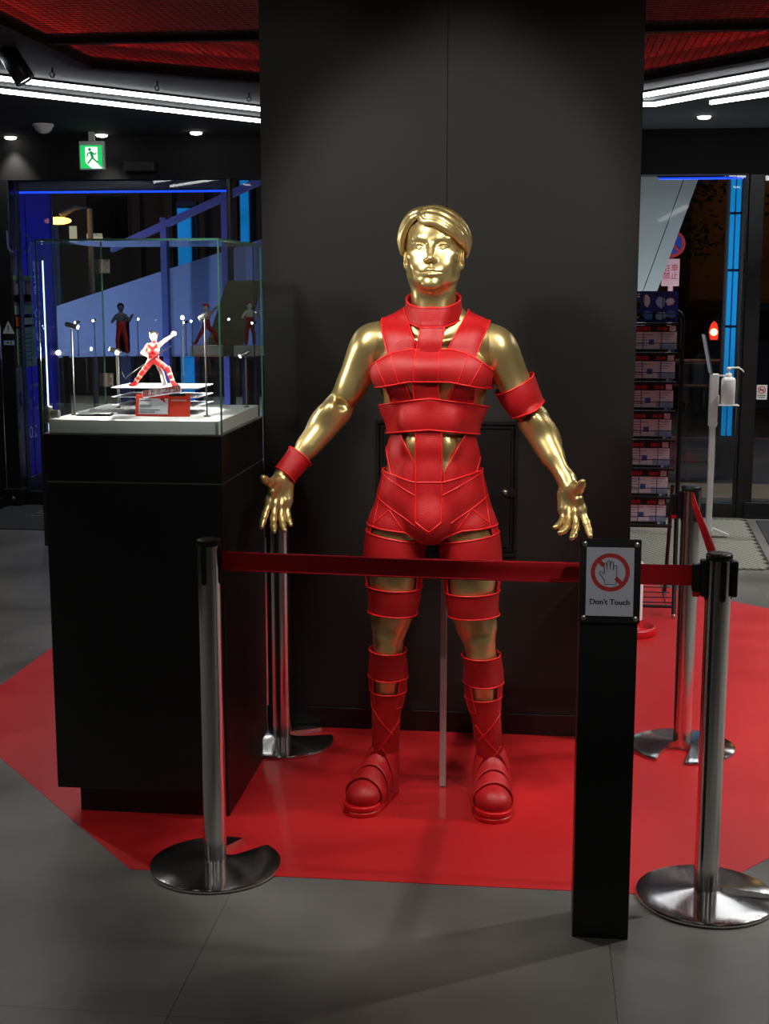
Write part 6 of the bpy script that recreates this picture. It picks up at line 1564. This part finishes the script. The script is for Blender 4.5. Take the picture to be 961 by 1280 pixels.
# strips at the outer hips and thighs
def side_strip(name, prims, pts, xr, zr, yr=(-0.06, 0.09)):
    a, b = pts
    def reg(X, Y, Z):
        t = np.clip((Z - a[2]) / (b[2] - a[2]), 0, 1); xc = a[0] + (b[0] - a[0]) * t; yc = a[1] + (b[1] - a[1]) * t
        return np.maximum(np.maximum(np.sqrt((X - xc) ** 2 + (Y - yc) ** 2) - 0.022, a[2] - Z), Z - b[2])
    shell(name, mann, prims, (min(a[0], b[0]) - 0.05, yr[0], a[2] - 0.02), (max(a[0], b[0]) + 0.05, yr[1], b[2] + 0.02), reg, 0.006, 0.005)
side_strip('hip_strip', [TORSO, LEG_L], (J(463, 690, -0.02), J(466, 652, -0.02)), 0, 0)
side_strip('hip_strip', [TORSO, LEG_R], (J(621, 690, -0.02), J(617, 652, -0.02)), 0, 0)
side_strip('thigh_strip', [LEG_L], (J(524, 745, -0.02), J(531, 705, -0.02)), 0, 0)
side_strip('thigh_strip', [LEG_R], (J(558, 748, -0.02), J(552, 705, -0.02)), 0, 0)
side_strip('thigh_strip', [LEG_L], (J(464, 745, 0.0), J(463, 705, 0.0)), 0, 0)
side_strip('thigh_strip', [LEG_R], (J(618, 748, 0.0), J(620, 705, 0.0)), 0, 0)
side_strip('calf_strip', [LEG_L], (J(503, 885, 0.0), J(505, 845, 0.0)), 0, 0)
side_strip('calf_strip', [LEG_L], (J(460, 885, 0.0), J(459, 845, 0.0)), 0, 0)
side_strip('calf_strip', [LEG_R], (J(630, 890, 0.0), J(631, 852, 0.0)), 0, 0)
side_strip('calf_strip', [LEG_R], (J(592, 890, 0.0), J(587, 852, 0.0)), 0, 0)
# wrist band and upper arm band
def limbband(name, prims, a, b, offs, r=0.09, **k):
    lo = [min(a[i], b[i]) - 0.085 for i in range(3)]; hi = [max(a[i], b[i]) + 0.085 for i in range(3)]
    return shell(name, mann, [prims], lo, hi, axis_slab(a, b, r), offs, 0.005, 0.0024, **k)
limbband('wrist_band', ARM_L, lerp(EL_L, WR_L, 0.70), lerp(EL_L, WR_L, 0.96), 0.010)
limbband('arm_band', ARM_R, lerp(SH_R, EL_R, 0.50), lerp(SH_R, EL_R, 0.86), 0.010, 0.085)

# shoes: padded upper, straps across the instep, layered sole
def shoe(A, toe_dx, sg, name):
    s = thing(name, None, None); s.parent = mann
    s.name = name
    heel = Vector((A[0], A[1] + 0.035, 0)); toe = Vector((A[0] + toe_dx, A[1] - 0.195, 0))
    d = (toe - heel).normalized(); w = Vector((-d.y, d.x, 0))
    def P(t, b, z): q = heel + (toe - heel) * t + w * b; return (q.x, q.y, z)
    up = [EL(P(0.12, 0, 0.058), (0.042, 0.045, 0.055), 0.02), EL(P(0.40, 0, 0.062), (0.045, 0.075, 0.050), 0.03),
          RC(P(0.10, 0, 0.06), (A[0], A[1], 0.135), 0.044, 0.040, 0.03), RC(P(0.2, 0, 0.105), P(0.62, 0, 0.065), 0.040, 0.036, 0.03),
          RC(P(0.35, 0, 0.055), P(0.86, 0, 0.045), 0.042, 0.043, 0.03), EL(P(0.84, 0.004, 0.052), (0.050, 0.050, 0.034), 0.02),
          EL(P(0.72, -0.012, 0.050), (0.046, 0.06, 0.034), 0.02)]
    lo = (min(heel.x, toe.x) - 0.085, toe.y - 0.065, 0.0); hi = (max(heel.x, toe.x) + 0.085, heel.y + 0.07, 0.21)
    h = 0.0025
    f = add(Field(lo, hi, h), up); X, Y, Z = f.grid(f.full())
    U = f.d.copy()
    d1 = smax(U, 0.026 - Z, 0.006); V, Q = nets(d1, lo, h); mesh_obj('shoe_upper', relax(V, Q, 1, .3), Q, 'red', s)
    # sole: footprint of the upper, grown, in two layers with a groove between
    foot = add(Field(lo, hi, h), [RC(P(0.06, 0, 0.03), P(0.5, 0, 0.03), 0.040, 0.042, 0.02), RC(P(0.5, 0, 0.03), P(0.88, 0.0, 0.03), 0.044, 0.050, 0.02)]).d
    k = int(round(0.03 / h)); foot2 = np.broadcast_to(foot[:, :, k:k + 1], foot.shape)
    sole = smax(np.maximum(foot2 - 0.006 + 0.004 * (np.abs(Z - 0.0185) < 0.0022), Z - 0.035), 0.0 - Z + 0.001, 0.004)
    V, Q = nets(sole, lo, h); mesh_obj('sole', V, Q, 'redplastic', s)
    T = lambda X, Y: ((X - heel.x) * d.x + (Y - heel.y) * d.y)
    Lf = (toe - heel).length
    for t0, t1, lean in ((0.16, 0.38, 0.25), (0.42, 0.58, 0.30), (0.60, 0.80, 0.15)):
        tt = T(X, Y) / Lf + lean * (Z - 0.06) * 2.2 + 0.35 * sg * (((X - heel.x) * w.x + (Y - heel.y) * w.y))
        reg = np.maximum(np.maximum(t0 - tt, tt - t1) * Lf, 0.022 - Z)
        q = smax(np.abs(U - 0.005) - 0.003, np.broadcast_to(reg, U.shape), 0.003)
        V, Q = nets(q, lo, h); st = mesh_obj('shoe_strap', relax(V, Q, 1, .3), Q, 'red', s)
    # ankle wrap crossing over the shaft
    return s
shoe(AN_L, -0.060, -1, 'shoe'); shoe(AN_R, 0.018, 1, 'shoe')
# support rod and acrylic base plate
r0 = atz(553, 985); m = MB()
m.box((r0.x - MX - 0.010, r0.y - MY - 0.004, 0.008), (r0.x - MX + 0.010, r0.y - MY + 0.004, 0.86), 0.001)
m.build('support_rod', 'silverrod', mann)['label'] = 'flat pale metal support rod behind the legs'
m = MB(); m.box((-0.20, -0.165, 0.0015), (0.20, 0.20, 0.008), 0.001)
m.build('base_plate', 'acrylic', mann)['label'] = 'clear acrylic base plate under the shoes'
